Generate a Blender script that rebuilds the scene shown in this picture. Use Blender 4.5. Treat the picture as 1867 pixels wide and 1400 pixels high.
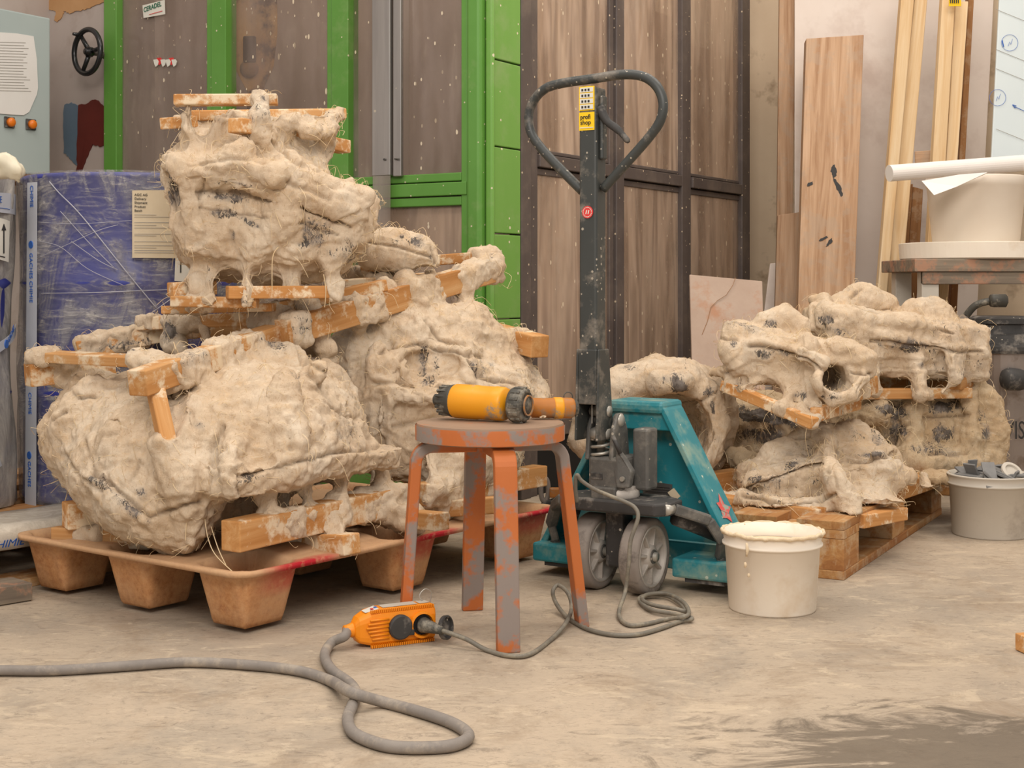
import bpy, bmesh, math, random
import numpy as np
from mathutils import Vector, Matrix

for o in list(bpy.data.objects):
    bpy.data.objects.remove(o)
random.seed(7)
RNG = np.random.RandomState(11)
scene = bpy.context.scene
COL = scene.collection

# ------------------------------------------------------------ camera
FPX, HOR, CAMH = 2600.0, 520.0, 0.725          # focal length in px (1867 wide), horizon row, eye height
cd = bpy.data.cameras.new('camera'); cd.sensor_width = 36.0; cd.lens = FPX / 1867.0 * 36.0
cd.shift_y = -(700.0 - HOR) / 1867.0
cam = bpy.data.objects.new('camera', cd); COL.objects.link(cam)
cam.location = (0, 0, CAMH); cam.rotation_euler = (math.pi / 2, 0, 0)
cd.clip_start = 0.05; cd.clip_end = 60
scene.camera = cam

# ------------------------------------------------------------ world, lamps, exposure
world = bpy.data.worlds.new('world'); scene.world = world; world.use_nodes = True
bgn = world.node_tree.nodes['Background']
bgn.inputs[0].default_value = (1.0, 0.95, 0.90, 1); bgn.inputs[1].default_value = 0.68


def lamp(name, loc, sx, sy, energy, color, target=None):
    ld = bpy.data.lights.new(name, 'AREA'); ld.shape = 'RECTANGLE'; ld.size = sx; ld.size_y = sy
    ld.energy = energy; ld.color = color
    o = bpy.data.objects.new(name, ld); COL.objects.link(o); o.location = loc
    if target is not None:
        o.rotation_euler = (Vector(target) - Vector(loc)).to_track_quat('-Z', 'Y').to_euler()
    return o


lamp('ceiling_or_fill_lamp', (-1.1, 2.9, 3.6), 2.2, 0.8, 40, (1.0, 0.92, 0.83), (-0.9, 3.4, 0))
lamp('ceiling_or_fill_lamp', (1.5, 3.2, 3.6), 2.2, 0.8, 38, (1.0, 0.90, 0.80), (1.2, 3.7, 0))
lamp('ceiling_or_fill_lamp', (0.9, 4.6, 3.5), 2.2, 0.8, 34, (1.0, 0.91, 0.82), (1.1, 5.2, 0.3))  # added fill for the back wall, which the other lamps leave dim
lamp('ceiling_or_fill_lamp', (0.0, -0.2, 2.7), 2.4, 1.0, 92, (1.0, 0.94, 0.88), (0.2, 3.4, 0.5))  # added low front fill, standing in for window light from the camera side
scene.cycles.max_bounces = 4
scene.cycles.diffuse_bounces = 2
scene.cycles.glossy_bounces = 2
scene.cycles.transparent_max_bounces = 8
scene.view_settings.view_transform = 'Standard'
scene.view_settings.look = 'None'
scene.view_settings.gamma = 1.0
scene.view_settings.use_curve_mapping = False
scene.view_settings.exposure = -0.10


# ------------------------------------------------------------ geometry of the place
def P(px, py, D):
    """point seen at pixel (px,py) standing at depth D in front of the eye"""
    return Vector(((px - 933.5) / FPX * D, D, CAMH - (py - HOR) / FPX * D))


def F(px, py, z=0.0):
    """point of the horizontal plane z that is seen at pixel (px,py)"""
    return P(px, py, FPX * (CAMH - z) / (py - HOR))


UX, UY = 0.849, -0.528                          # the workshop's own axes, u to the right and v away
U = Vector((UX, UY, 0)).normalized(); V = Vector((-UY, UX, 0)).normalized(); Z = Vector((0, 0, 1))


def online(px, C, d):
    """point where the sight plane of column px meets the floor line C + t d"""
    k = (px - 933.5) / FPX
    t = (k * C[1] - C[0]) / (d[0] - k * d[1])
    return Vector((C[0] + t * d[0], C[1] + t * d[1], 0)), t


def lin(c):
    c = c.lstrip('#'); r = [int(c[i:i + 2], 16) / 255 for i in (0, 2, 4)]
    return tuple((x / 12.92 if x <= 0.04045 else ((x + 0.055) / 1.055) ** 2.4) for x in r) + (1.0,)


# ------------------------------------------------------------ materials
class NT:
    def __init__(s, name):
        s.m = bpy.data.materials.new(name); s.m.use_nodes = True
        s.t = s.m.node_tree; s.n = s.t.nodes; s.l = s.t.links
        s.b = s.n['Principled BSDF']; s.out = s.n['Material Output']
        s.tc = s.n.new('ShaderNodeTexCoord'); s.co = s.tc.outputs['Object']

    def link(s, a, b):
        s.l.new(a, b)

    def mapping(s, scale=(1, 1, 1), loc=(0, 0, 0), co=None):
        m = s.n.new('ShaderNodeMapping'); m.inputs['Scale'].default_value = scale; m.inputs['Location'].default_value = loc
        s.link(co or s.co, m.inputs[0]); return m.outputs[0]

    def noise(s, scale, detail=5, rough=0.6, co=None, dist=0.0):
        t = s.n.new('ShaderNodeTexNoise'); t.inputs['Scale'].default_value = scale
        t.inputs['Detail'].default_value = detail; t.inputs['Roughness'].default_value = rough
        t.inputs['Distortion'].default_value = dist
        s.link(co or s.co, t.inputs['Vector']); return t.outputs['Fac']

    def voro(s, scale, co=None, feature='F1'):
        t = s.n.new('ShaderNodeTexVoronoi'); t.feature = feature; t.inputs['Scale'].default_value = scale
        s.link(co or s.co, t.inputs['Vector']); return t

    def ramp(s, fac, stops):
        r = s.n.new('ShaderNodeValToRGB'); e = r.color_ramp.elements
        while len(e) < len(stops): e.new(0.5)
        for i, (p, c) in enumerate(stops):
            e[i].position = p; e[i].color = lin(c) if isinstance(c, str) else (c, c, c, 1)
        s.link(fac, r.inputs[0]); return r.outputs[0]

    def mix(s, fac, a, b, mode='MIX'):
        m = s.n.new('ShaderNodeMix'); m.data_type = 'RGBA'; m.blend_type = mode
        if isinstance(fac, (int, float)): m.inputs[0].default_value = fac
        else: s.link(fac, m.inputs[0])
        for v, i in ((a, 6), (b, 7)):
            if isinstance(v, str): m.inputs[i].default_value = lin(v)
            elif isinstance(v, tuple): m.inputs[i].default_value = v
            else: s.link(v, m.inputs[i])
        return m.outputs[2]

    def math(s, op, a, b=0.0, clamp=False):
        m = s.n.new('ShaderNodeMath'); m.operation = op; m.use_clamp = clamp
        for v, i in ((a, 0), (b, 1)):
            if isinstance(v, (int, float)): m.inputs[i].default_value = v
            else: s.link(v, m.inputs[i])
        return m.outputs[0]

    def attr(s, name):
        a = s.n.new('ShaderNodeAttribute'); a.attribute_name = name; return a.outputs['Fac']

    def rnd(s):
        return s.n.new('ShaderNodeObjectInfo').outputs['Random']

    def splat(s, scale, size, keep=0.5, co=None):
        """small thrown drops: voronoi cells of random radius"""
        v = s.voro(scale, co); sep = s.n.new('ShaderNodeSeparateColor'); s.link(v.outputs['Color'], sep.inputs[0])
        rad = s.math('MULTIPLY', s.math('SUBTRACT', sep.outputs[0], keep), size / max(1e-3, (1 - keep)))
        return s.math('GREATER_THAN', rad, v.outputs['Distance'])

    def color(s, c):
        s.link(c, s.b.inputs['Base Color']) if not isinstance(c, str) else setattr(s.b.inputs['Base Color'], 'default_value', lin(c))

    def bump(s, h, strength=0.3, dist=0.01, prev=None):
        b = s.n.new('ShaderNodeBump'); b.inputs['Strength'].default_value = strength; b.inputs['Distance'].default_value = dist
        s.link(h, b.inputs['Height'])
        if prev is not None: s.link(prev, b.inputs['Normal'])
        s.link(b.outputs[0], s.b.inputs['Normal']); return b.outputs[0]

    def set(s, rough=None, metal=None, **k):
        if rough is not None:
            if isinstance(rough, (int, float)): s.b.inputs['Roughness'].default_value = rough
            else: s.link(rough, s.b.inputs['Roughness'])
        if metal is not None: s.b.inputs['Metallic'].default_value = metal
        for a, v in k.items(): s.b.inputs[a.replace('_', ' ')].default_value = v
        return s.m


MAT = {}


def simple(key, c1, c2=None, scale=8, rough=0.6, metal=0, bump=0.0, bscale=80, stretch=(1, 1, 1), splat=None, dust=None):
    n = NT(key.replace('_', ' ')); co = n.mapping(stretch)
    col = n.ramp(n.noise(scale, 4, 0.65, co), [(0.3, c1), (0.7, c2 or c1)])
    if dust:
        dc, lo, hi, ds = dust
        col = n.mix(n.ramp(n.noise(ds, 5, 0.7), [(lo, 0.0), (hi, 1.0)]), col, dc)
    if splat:
        sc, ss, sz, kp = splat
        col = n.mix(n.splat(ss, sz, kp), col, sc)
    n.color(col)
    if bump: n.bump(n.noise(bscale, 3, 0.7, co), bump, 0.004)
    MAT[key] = n.set(rough, metal); return MAT[key]


def make_plaster(key, c_lo, c_mid, c_hi):
    n = NT(key.replace('_', ' '))
    big = n.noise(7, 6, 0.7); col = n.ramp(big, [(0.30, c_lo), (0.5, c_mid), (0.70, c_hi)])
    warm = n.ramp(n.noise(16, 6, 0.8, n.mapping((1, 1, 1), (3, 1, 2)), 0.6), [(0.53, 0.0), (0.66, 1.0)])
    col = n.mix(n.math('MULTIPLY', warm, 0.42), col, '#deb98a')
    fib = n.noise(70, 5, 0.85, n.mapping((1, 1, 0.4), (0, 0, 0)), 3.0)
    col = n.mix(n.math('MULTIPLY', n.ramp(fib, [(0.56, 0.0), (0.64, 1.0)]), 0.5), col, '#a67a4e')
    fib2 = n.noise(42, 5, 0.8, n.mapping((0.3, 0.3, 1.2), (5, 1, 0)), 2.5)
    col = n.mix(n.math('MULTIPLY', n.ramp(fib2, [(0.56, 0.0), (0.66, 1.0)]), 0.45), col, '#efdfc6')
    # scattered ink specks and black smears where old print or release paint shows
    st = n.attr('stain')
    ink = n.noise(85, 4, 0.8, n.mapping((1, 1, 0.45)), 1.6)
    thr = n.math('SUBTRACT', 0.705, n.math('MULTIPLY', st, 0.24))
    m = n.ramp(n.math('ADD', n.math('SUBTRACT', ink, thr), 0.5), [(0.5, 0.0), (0.54, 1.0)])
    col = n.mix(n.math('MULTIPLY', m, 0.88), col, '#3b3a3c')
    gr = n.ramp(n.noise(26, 3, 0.7, n.mapping((1, 1, 1), (7, 2, 5))), [(0.45, 0.0), (0.6, 1.0)])
    col = n.mix(n.math('MULTIPLY', n.math('MULTIPLY', gr, st), 0.6), col, '#8e857e')
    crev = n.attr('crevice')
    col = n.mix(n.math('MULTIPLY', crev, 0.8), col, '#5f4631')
    n.color(col)
    b = n.bump(n.noise(28, 6, 0.74, n.mapping((1, 1, 0.7)), 1.2), 0.5, 0.012)
    b = n.bump(fib, 0.5, 0.006, b)
    MAT[key] = n.set(0.92)
    n.b.inputs['Specular IOR Level'].default_value = 0.1


def make_wood(key, c1, c2, c3=None, dust='#d8c3a2', damt=0.35, ring=26, lo=0.5):
    n = NT(key.replace('_', ' ')); r = n.rnd()
    vec = n.n.new('ShaderNodeVectorMath'); vec.operation = 'ADD'; n.link(n.co, vec.inputs[0])
    cmb = n.n.new('ShaderNodeCombineXYZ'); n.link(n.math('MULTIPLY', r, 7.0), cmb.inputs[0]); n.link(n.math('MULTIPLY', r, 3.0), cmb.inputs[1]); n.link(n.math('MULTIPLY', r, 5.0), cmb.inputs[2])
    n.link(cmb.outputs[0], vec.inputs[1]); co = vec.outputs[0]
    g = n.noise(ring, 5, 0.6, n.mapping((0.06, 1, 1), co=co), 0.8)
    col = n.ramp(g, [(0.35, c1), (0.52, c2), (0.68, c3 or c1)])
    fine = n.noise(170, 3, 0.6, n.mapping((0.03, 1, 1), co=co))
    col = n.mix(n.math('MULTIPLY', n.ramp(fine, [(0.45, 0.0), (0.7, 1.0)]), 0.35), col, c1)
    kn = n.voro(3.2, n.mapping((0.35, 1.3, 1.3), co=co))
    k = n.ramp(kn.outputs['Distance'], [(0.03, 1.0), (0.075, 0.0)])
    col = n.mix(n.math('MULTIPLY', k, 0.6), col, '#7a4a24')
    d = n.ramp(n.noise(14, 8, 0.7, co), [(lo, 0.0), (lo + 0.09, 1.0)])
    col = n.mix(n.math('MULTIPLY', d, damt), col, dust)
    hv = n.n.new('ShaderNodeHueSaturation'); n.link(col, hv.inputs['Color'])
    n.link(n.math('ADD', n.math('MULTIPLY', r, 0.3), 0.85), hv.inputs['Value'])
    n.color(hv.outputs[0]); n.bump(g, 0.25, 0.004)
    MAT[key] = n.set(0.72)
    n.b.inputs['Specular IOR Level'].default_value = 0.25


make_plaster('plaster_cream', '#c8ad8e', '#d9c2a6', '#e3d2bb')
make_plaster('plaster_dark', '#bc9e7b', '#cfb694', '#dcc7a8')
make_wood('batten_wood', '#b37a42', '#c69058', '#d2a470', '#e2cdae', 0.97, lo=0.505)
make_wood('pine', '#d4ae7e', '#e0c298', '#e8d0ac', damt=0.05, lo=0.6)
make_wood('old_plank', '#997659', '#b08f71', '#be9f83', '#a08e7c', 0.4, 34)
make_wood('brown_board', '#7c5334', '#94683f', '#a67a50', '#b39a7d', 0.4, 18)
make_wood('pallet_wood', '#9a663c', '#b5824f', '#c49a68', '#cdb594', 0.5, 22)
make_wood('grey_bench_wood', '#6b5f54', '#8b7d6c', '#9b8b78', '#b9876a', 0.7, 20)

# floor: worn concrete under plaster dust, one old dark stain
n = NT('dusty concrete')
a = n.noise(1.3, 6, 0.62, n.mapping((1, 1, 1), (4, 2, 0)))
col = n.ramp(a, [(0.30, '#a09180'), (0.5, '#b6a590'), (0.72, '#c2af98')])
pk = n.ramp(n.noise(4.5, 6, 0.75, None, 0.5), [(0.5, 0.0), (0.66, 1.0)])
col = n.mix(n.math('MULTIPLY', pk, 0.6), col, '#94806a')
gy = n.ramp(n.noise(2.4, 6, 0.75, n.mapping((1, 0.7, 1), (9, 3, 0)), 0.5), [(0.48, 0.0), (0.62, 1.0)])
col = n.mix(n.math('MULTIPLY', gy, 0.5), col, '#958b7e')
wh = n.ramp(n.noise(8.0, 6, 0.7, n.mapping((0.7, 1.3, 1), (2, 7, 0)), 1.0), [(0.55, 0.0), (0.64, 1.0)])
col = n.mix(n.math('MULTIPLY', wh, 0.45), col, '#d2bfa4')
wh2 = n.ramp(n.noise(22.0, 7, 0.7, n.mapping((0.7, 1.3, 1), (5, 1, 0)), 0.6), [(0.60, 0.0), (0.66, 1.0)])
col = n.mix(n.math('MULTIPLY', wh2, 0.4), col, '#d8c6ac')
sm = n.ramp(n.noise(34, 6, 0.85, n.mapping((0.5, 1, 1)), 1.5), [(0.54, 0.0), (0.64, 1.0)])
col = n.mix(n.math('MULTIPLY', sm, 0.5), col, '#74685b')
sm2 = n.ramp(n.noise(80, 6, 0.8, n.mapping((0.5, 1, 1), (3, 0, 0)), 1.0), [(0.52, 0.0), (0.66, 1.0)])
col = n.mix(n.math('MULTIPLY', sm2, 0.35), col, '#86786a')
st = F(1740, 1375)
dv = n.n.new('ShaderNodeVectorMath'); dv.operation = 'DISTANCE'
n.link(n.mapping((1.0, 1.7, 1)), dv.inputs[0]); dv.inputs[1].default_value = (st.x, st.y * 1.7, 0)
near = n.math('SUBTRACT', 0.62, dv.outputs['Value'])
blot = n.math('ADD', near, n.math('MULTIPLY', n.math('SUBTRACT', n.noise(5, 6, 0.72, n.mapping((1, 2.0, 1)), 1.0), 0.5), 1.5))
col = n.mix(n.math('MULTIPLY', n.ramp(blot, [(0.22, 0.0), (0.40, 1.0)]), 0.8), col, '#665b4e')
n.color(col)
b = n.bump(n.noise(12, 6, 0.75, n.mapping((0.6, 1, 1))), 0.35, 0.012)
n.bump(n.noise(110, 6, 0.8), 0.35, 0.003, b)
MAT['floor'] = n.set(0.8); n.b.inputs['Specular IOR Level'].default_value = 0.2

simple('green_paint', '#588c36', '#629640', 3, 0.42, splat=('#cfc4a4', 44, 0.16, 0.55), dust=('#7f9a5c', 0.55, 0.75, 4))
simple('green_panel', '#6a9c40', '#76a64c', 3, 0.5, splat=('#d8cfae', 36, 0.22, 0.45), dust=('#86a562', 0.5, 0.75, 6), stretch=(1, 1, 0.2))
simple('dark_frame', '#514743', '#5f5550', 5, 0.5, splat=('#cbb79b', 48, 0.2, 0.45), dust=('#75675c', 0.5, 0.8, 5))
simple('steel', '#9d9894', '#b7b1ab', 3, 0.32, 0.85, splat=('#d8cdb8', 24, 0.14, 0.6), stretch=(6, 6, 0.4))
simple('wall_beige', '#d6bfa2', '#e0cbae', 2.5, 0.85, bump=0.2, bscale=20, dust=('#9c8266', 0.56, 0.7, 3))
simple('wall_steel', '#b0a198', '#c2b6ae', 2.0, 0.35, 0.0, stretch=(1, 1, 0.5), dust=('#9b8779', 0.52, 0.75, 3))
simple('enclosure_paint', '#a3aeab', '#acb5b1', 2, 0.4)
simple('paper', '#d8d3cc', '#dfdbd5', 4, 0.8)
simple('drum_blue', '#31388a', '#3b4296', 3, 0.35, 0.0, dust=('#6f7191', 0.55, 0.72, 4))
simple('presswood', '#a3683f', '#b98153', 60, 0.8, bump=0.3, bscale=140, dust=('#c79c72', 0.5, 0.72, 7))
simple('teal', '#217a84', '#2e8a94', 4, 0.42, splat=('#b9c4b4', 45, 0.2, 0.6), dust=('#93a692', 0.48, 0.72, 8))
simple('jack_black', '#343634', '#3f413e', 5, 0.45, splat=('#a69c8c', 90, 0.3, 0.55), dust=('#7d756a', 0.52, 0.68, 13))
simple('cast_grey', '#55534f', '#6b6863', 8, 0.6, 0.3, splat=('#b4aa9a', 55, 0.25, 0.6), dust=('#8b857b', 0.5, 0.7, 14), bump=0.2, bscale=60)
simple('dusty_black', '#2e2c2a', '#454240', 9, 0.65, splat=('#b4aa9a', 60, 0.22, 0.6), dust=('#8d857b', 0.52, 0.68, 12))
simple('tyre', '#877d75', '#978c82', 12, 0.75, dust=('#5f564f', 0.52, 0.7, 16))
simple('wheel_rim', '#b8afa5', '#c6bdb3', 6, 0.55, 0.2, dust=('#857a6e', 0.52, 0.72, 10))
simple('spring_steel', '#a19c92', '#bdb8ad', 10, 0.4, 0.5)
simple('stool_paint', '#b5622c', '#c26c33', 6, 0.6, dust=('#8d8078', 0.49, 0.57, 7), stretch=(1, 1, 0.35), bump=0.15, bscale=40)
simple('stool_seat', '#8a6f5a', '#9c8069', 5, 0.65, dust=('#b86a3a', 0.56, 0.66, 9), bump=0.15, bscale=40)
simple('tool_yellow', '#e2940f', '#eda41c', 5, 0.45, dust=('#a4937a', 0.56, 0.64, 14))
simple('tool_rust', '#a8682a', '#c27a2a', 9, 0.6, dust=('#8c7a66', 0.5, 0.62, 18))
simple('box_orange', '#f08a0c', '#f5951a', 4, 0.4, dust=('#d9a668', 0.6, 0.75, 12))
simple('tool_black', '#39362f', '#4d4a43', 12, 0.6, dust=('#8f8778', 0.52, 0.66, 20))
simple('cable_grey', '#7d756e', '#8f867d', 20, 0.7, dust=('#a79a8a', 0.52, 0.7, 18), bump=0.1, bscale=120)
simple('cord_grey', '#6d675c', '#80796c', 20, 0.6, dust=('#9f947f', 0.5, 0.7, 25))
simple('bucket_white', '#f0e2cf', '#f5ead9', 4, 0.5, dust=('#e4d0b6', 0.52, 0.7, 5))
simple('bucket_grey', '#c2b9ab', '#ccc3b5', 4, 0.5, dust=('#b0a598', 0.55, 0.7, 6))
simple('wet_plaster', '#dcc3a0', '#e4cfae', 20, 0.8, bump=0.8, bscale=60)
simple('clear_bucket', '#dccdbb', '#e4d8c8', 3, 0.45)
simple('rubber_chip', '#6d6c6b', '#858380', 12, 0.7)
simple('white_panel', '#cfbfb2', '#d8cbc0', 2.2, 0.55, dust=('#c2b0a4', 0.5, 0.7, 3))
simple('blue_sheet', '#c3cccd', '#cbd2d1', 2, 0.5)
simple('plaster_board', '#ad9482', '#bba492', 5, 0.8, dust=('#b4876a', 0.55, 0.7, 6), bump=0.2, bscale=40)
simple('machine_metal', '#8d8178', '#a0938a', 4, 0.35, 0.6, dust=('#6f5c4c', 0.5, 0.66, 6))
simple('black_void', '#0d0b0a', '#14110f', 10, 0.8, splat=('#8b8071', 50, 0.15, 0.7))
simple('valve_black', '#1c1c1c', '#262626', 5, 0.22)
simple('rubber_red', '#b01f1f', '#c02525', 5, 0.5)
simple('sticker_red', '#d23030', '#dc3c38', 9, 0.5)
simple('star_red', '#d8605c', '#dc4a44', 30, 0.5, dust=('#9aa89a', 0.5, 0.6, 40))
simple('sticker_yellow', '#f2c40c', '#f5ca18', 3, 0.4)
simple('sticker_white', '#d9d5c8', '#e2ded2', 6, 0.5)
simple('ink_black', '#2a2725', None, 5, 0.6)
simple('ink_green', '#2f6b52', None, 5, 0.6)
simple('ink_blue', '#2f62b4', None, 5, 0.5)
simple('ink_grey', '#a19a90', None, 5, 0.6)
simple('film_edge', '#9a99a6', '#b4b2b8', 30, 0.3)
simple('paint_blue', '#5b7180', '#66798a', 4, 0.4)
simple('paint_maroon', '#5a231d', '#6b2b23', 4, 0.4)
simple('paint_ochre', '#b98a5a', '#c79a6c', 6, 0.6)
simple('orange_lens', '#e0761c', None, 5, 0.3)
simple('tape_white', '#b9bcc6', '#c8cad0', 5, 0.35)
simple('label_paper', '#c8b596', '#d2c2a6', 9, 0.6)
simple('strap_fibre', '#d8bd92', '#e2cba6', 9, 0.9)
simple('paper_white', '#e6ded6', '#ece5de', 3, 0.6)
simple('wrap_cream', '#d3c9b0', '#ddd4bd', 6, 0.5)
simple('booth_brown', '#b09c8f', '#c4b0a2', 1.6, 0.7, stretch=(1, 1, 0.4))
simple('rust_shape', '#b8854e', '#d8ac74', 5, 0.6, dust=('#4a3224', 0.5, 0.62, 6), bump=0.4, bscale=30)
make_wood('stored_board', '#b89474', '#d0ac8a', '#dcbc9c', '#8a6c54', 0.7, 12)


def make_pane(key, tint, fac, rough, dust, dark='#7a6253', streak=0.55):
    n = NT(key.replace('_', ' '))
    col = n.ramp(n.noise(3.2, 4, 0.6, n.mapping((1, 1, 0.25)), 0.8), [(0.3, tint), (0.7, dust)])
    sk = n.noise(7, 2, 0.5, n.mapping((1.5, 1.5, 0.13), (2, 3, 0)), 1.2); col = n.mix(n.math('MULTIPLY', n.ramp(sk, [(0.45, 0.0), (0.62, 1.0)]), streak), col, dark)
    col = n.mix(n.math('MULTIPLY', n.ramp(n.noise(5, 5, 0.75, n.mapping((1, 1, 0.5), (7, 1, 3)), 1.0), [(0.55, 0.0), (0.7, 1.0)]), 0.5), col, '#d8c6b2')
    sp = n.math('MAXIMUM', n.splat(42, 0.2, 0.5, n.mapping((1, 1, 0.55))), n.splat(16, 0.09, 0.6, n.mapping((1, 1, 0.4), (3, 3, 3)))); col = n.mix(sp, col, '#d9c8ad')
    n.color(col); n.set(rough); n.bump(n.noise(2.4, 2, 0.5, n.mapping((1, 1, 0.4)), 1.5), 0.25, 0.05)
    n.b.inputs['Specular IOR Level'].default_value = 0.5
    tr = n.n.new('ShaderNodeBsdfTransparent'); tr.inputs[0].default_value = (0.9, 0.88, 0.85, 1)
    mx = n.n.new('ShaderNodeMixShader')
    fc = n.math('MAXIMUM', n.math('ADD', n.math('MULTIPLY', n.noise(4, 4, 0.7, n.mapping((1, 1, 0.3))), 1.2), fac - 0.6), sp)
    n.link(fc, mx.inputs[0]); n.link(tr.outputs[0], mx.inputs[1]); n.link(n.b.outputs[0], mx.inputs[2])
    n.link(mx.outputs[0], n.out.inputs[0]); MAT[key] = n.m


make_pane('dusty_pane', '#a08e84', 0.30, 0.08, '#ae9c90', '#6a574b', 0.22)
make_pane('brown_pane', '#cbae96', 0.55, 0.10, '#dcc2aa')
make_pane('clear_strip', '#b0a49a', 0.35, 0.12, '#b8aca2')

n = NT('stretch wrap')                       # crinkled clear film: streaks of gloss and haze
s1 = n.noise(20, 7, 0.75, n.mapping((0.35, 0.35, 1.5)), 2.5)
s2 = n.noise(7, 6, 0.7, n.mapping((1, 1, 0.45), (3, 3, 1)), 1.5)
n.color(n.ramp(s1, [(0.4, '#8d8b92'), (0.7, '#c4beb6')]))
n.set(0.2); n.bump(s1, 0.5, 0.02); n.b.inputs['Specular IOR Level'].default_value = 0.8
tr = n.n.new('ShaderNodeBsdfTransparent'); mx = n.n.new('ShaderNodeMixShader')
fc = n.math('ADD', n.math('MULTIPLY', n.ramp(s1, [(0.52, 0.0), (0.70, 1.0)]), 0.4), n.math('MULTIPLY', n.ramp(s2, [(0.46, 0.0), (0.60, 1.0)]), 0.46), True)
fc = n.math('ADD', fc, 0.20, True)
n.link(fc, mx.inputs[0]); n.link(tr.outputs[0], mx.inputs[1]); n.link(n.b.outputs[0], mx.inputs[2]); n.link(mx.outputs[0], n.out.inputs[0])
MAT['stretch_wrap'] = n.m


def cloudy(key, c1, c2, base, amp):
    n = NT(key.replace('_', ' '))
    s1 = n.noise(12, 7, 0.75, n.mapping((1, 1, 0.4)), 2.0); n.color(n.ramp(s1, [(0.35, c1), (0.65, c2)])); n.set(0.25); n.bump(s1, 0.25, 0.01)
    tr = n.n.new('ShaderNodeBsdfTransparent'); mx = n.n.new('ShaderNodeMixShader')
    n.link(n.math('ADD', n.math('MULTIPLY', n.ramp(s1, [(0.4, 0.0), (0.65, 1.0)]), amp), base, True), mx.inputs[0]); n.link(tr.outputs[0], mx.inputs[1]); n.link(n.b.outputs[0], mx.inputs[2]); n.link(mx.outputs[0], n.out.inputs[0])
    MAT[key] = n.m


cloudy('cloudy_wrap', '#b4afa8', '#d0c9be', 0.60, 0.3)
cloudy('film_sheet', '#d8cbb8', '#e4d9c8', 0.72, 0.2)

n = NT('pressed wood pallet')                # presswood with sprayed red paint (vertex attribute) and dust
g = n.noise(70, 6, 0.75); col = n.ramp(g, [(0.3, '#a56a42'), (0.5, '#c08858'), (0.7, '#cf9a68')])
col = n.mix(n.math('MULTIPLY', n.ramp(n.noise(6, 8, 0.7), [(0.42, 0.0), (0.66, 1.0)]), 0.55), col, '#c9a27c')
col = n.mix(n.math('MULTIPLY', n.attr('dust'), 0.6), col, '#d0ae8a')
pm = n.math('MULTIPLY', n.attr('paint'), n.ramp(n.noise(30, 6, 0.7), [(0.3, 0.3), (0.5, 1.0)]))
col = n.mix(pm, col, '#b5202c'); n.color(col); n.bump(n.noise(160, 6, 0.8), 0.35, 0.003)
MAT['presswood_painted'] = n.set(0.8); n.b.inputs['Specular IOR Level'].default_value = 0.25


# ------------------------------------------------------------ object helpers
def root(name, loc, label=None, cat=None, group=None):
    o = bpy.data.objects.new(name, None); COL.objects.link(o); o.location = loc; o.empty_display_size = 0.05
    return tag(o, label, cat, group)


def tag(o, label=None, cat=None, group=None, kind=None):
    if label: o['label'] = label
    if cat: o['category'] = cat
    if group: o['group'] = group
    if kind: o['kind'] = kind
    return o


def wloc(o):
    v = Vector((0, 0, 0))
    while o is not None:
        v += Vector(o.location); o = o.parent
    return v


def add_mesh(name, verts, faces, mat, parent=None, smooth=False, bevel=0.0, seg=2, loc=None, subsurf=0):
    """verts are world points; the object sits at `loc` (default: its parent's place, else its base)"""
    me = bpy.data.meshes.new(name)
    vs = [Vector(v) for v in verts]
    if loc is None:
        if parent is not None: loc = wloc(parent)
        else:
            c = sum(vs, Vector()) / len(vs); loc = Vector((c.x, c.y, min(v.z for v in vs)))
    loc = Vector(loc)
    me.from_pydata([tuple(v - loc) for v in vs], [], [tuple(f) for f in faces]); me.update()
    o = bpy.data.objects.new(name, me); COL.objects.link(o)
    if mat: me.materials.append(MAT[mat])
    if smooth:
        for p in me.polygons: p.use_smooth = True
    if parent is not None:
        o.parent = parent; o.location = loc - wloc(parent)
    else: o.location = loc
    if bevel:
        b = o.modifiers.new('bevel', 'BEVEL'); b.width = bevel; b.segments = seg; b.limit_method = 'ANGLE'; b.angle_limit = 0.6
    if subsurf:
        s = o.modifiers.new('sub', 'SUBSURF'); s.levels = subsurf; s.render_levels = subsurf
    return o


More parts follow.
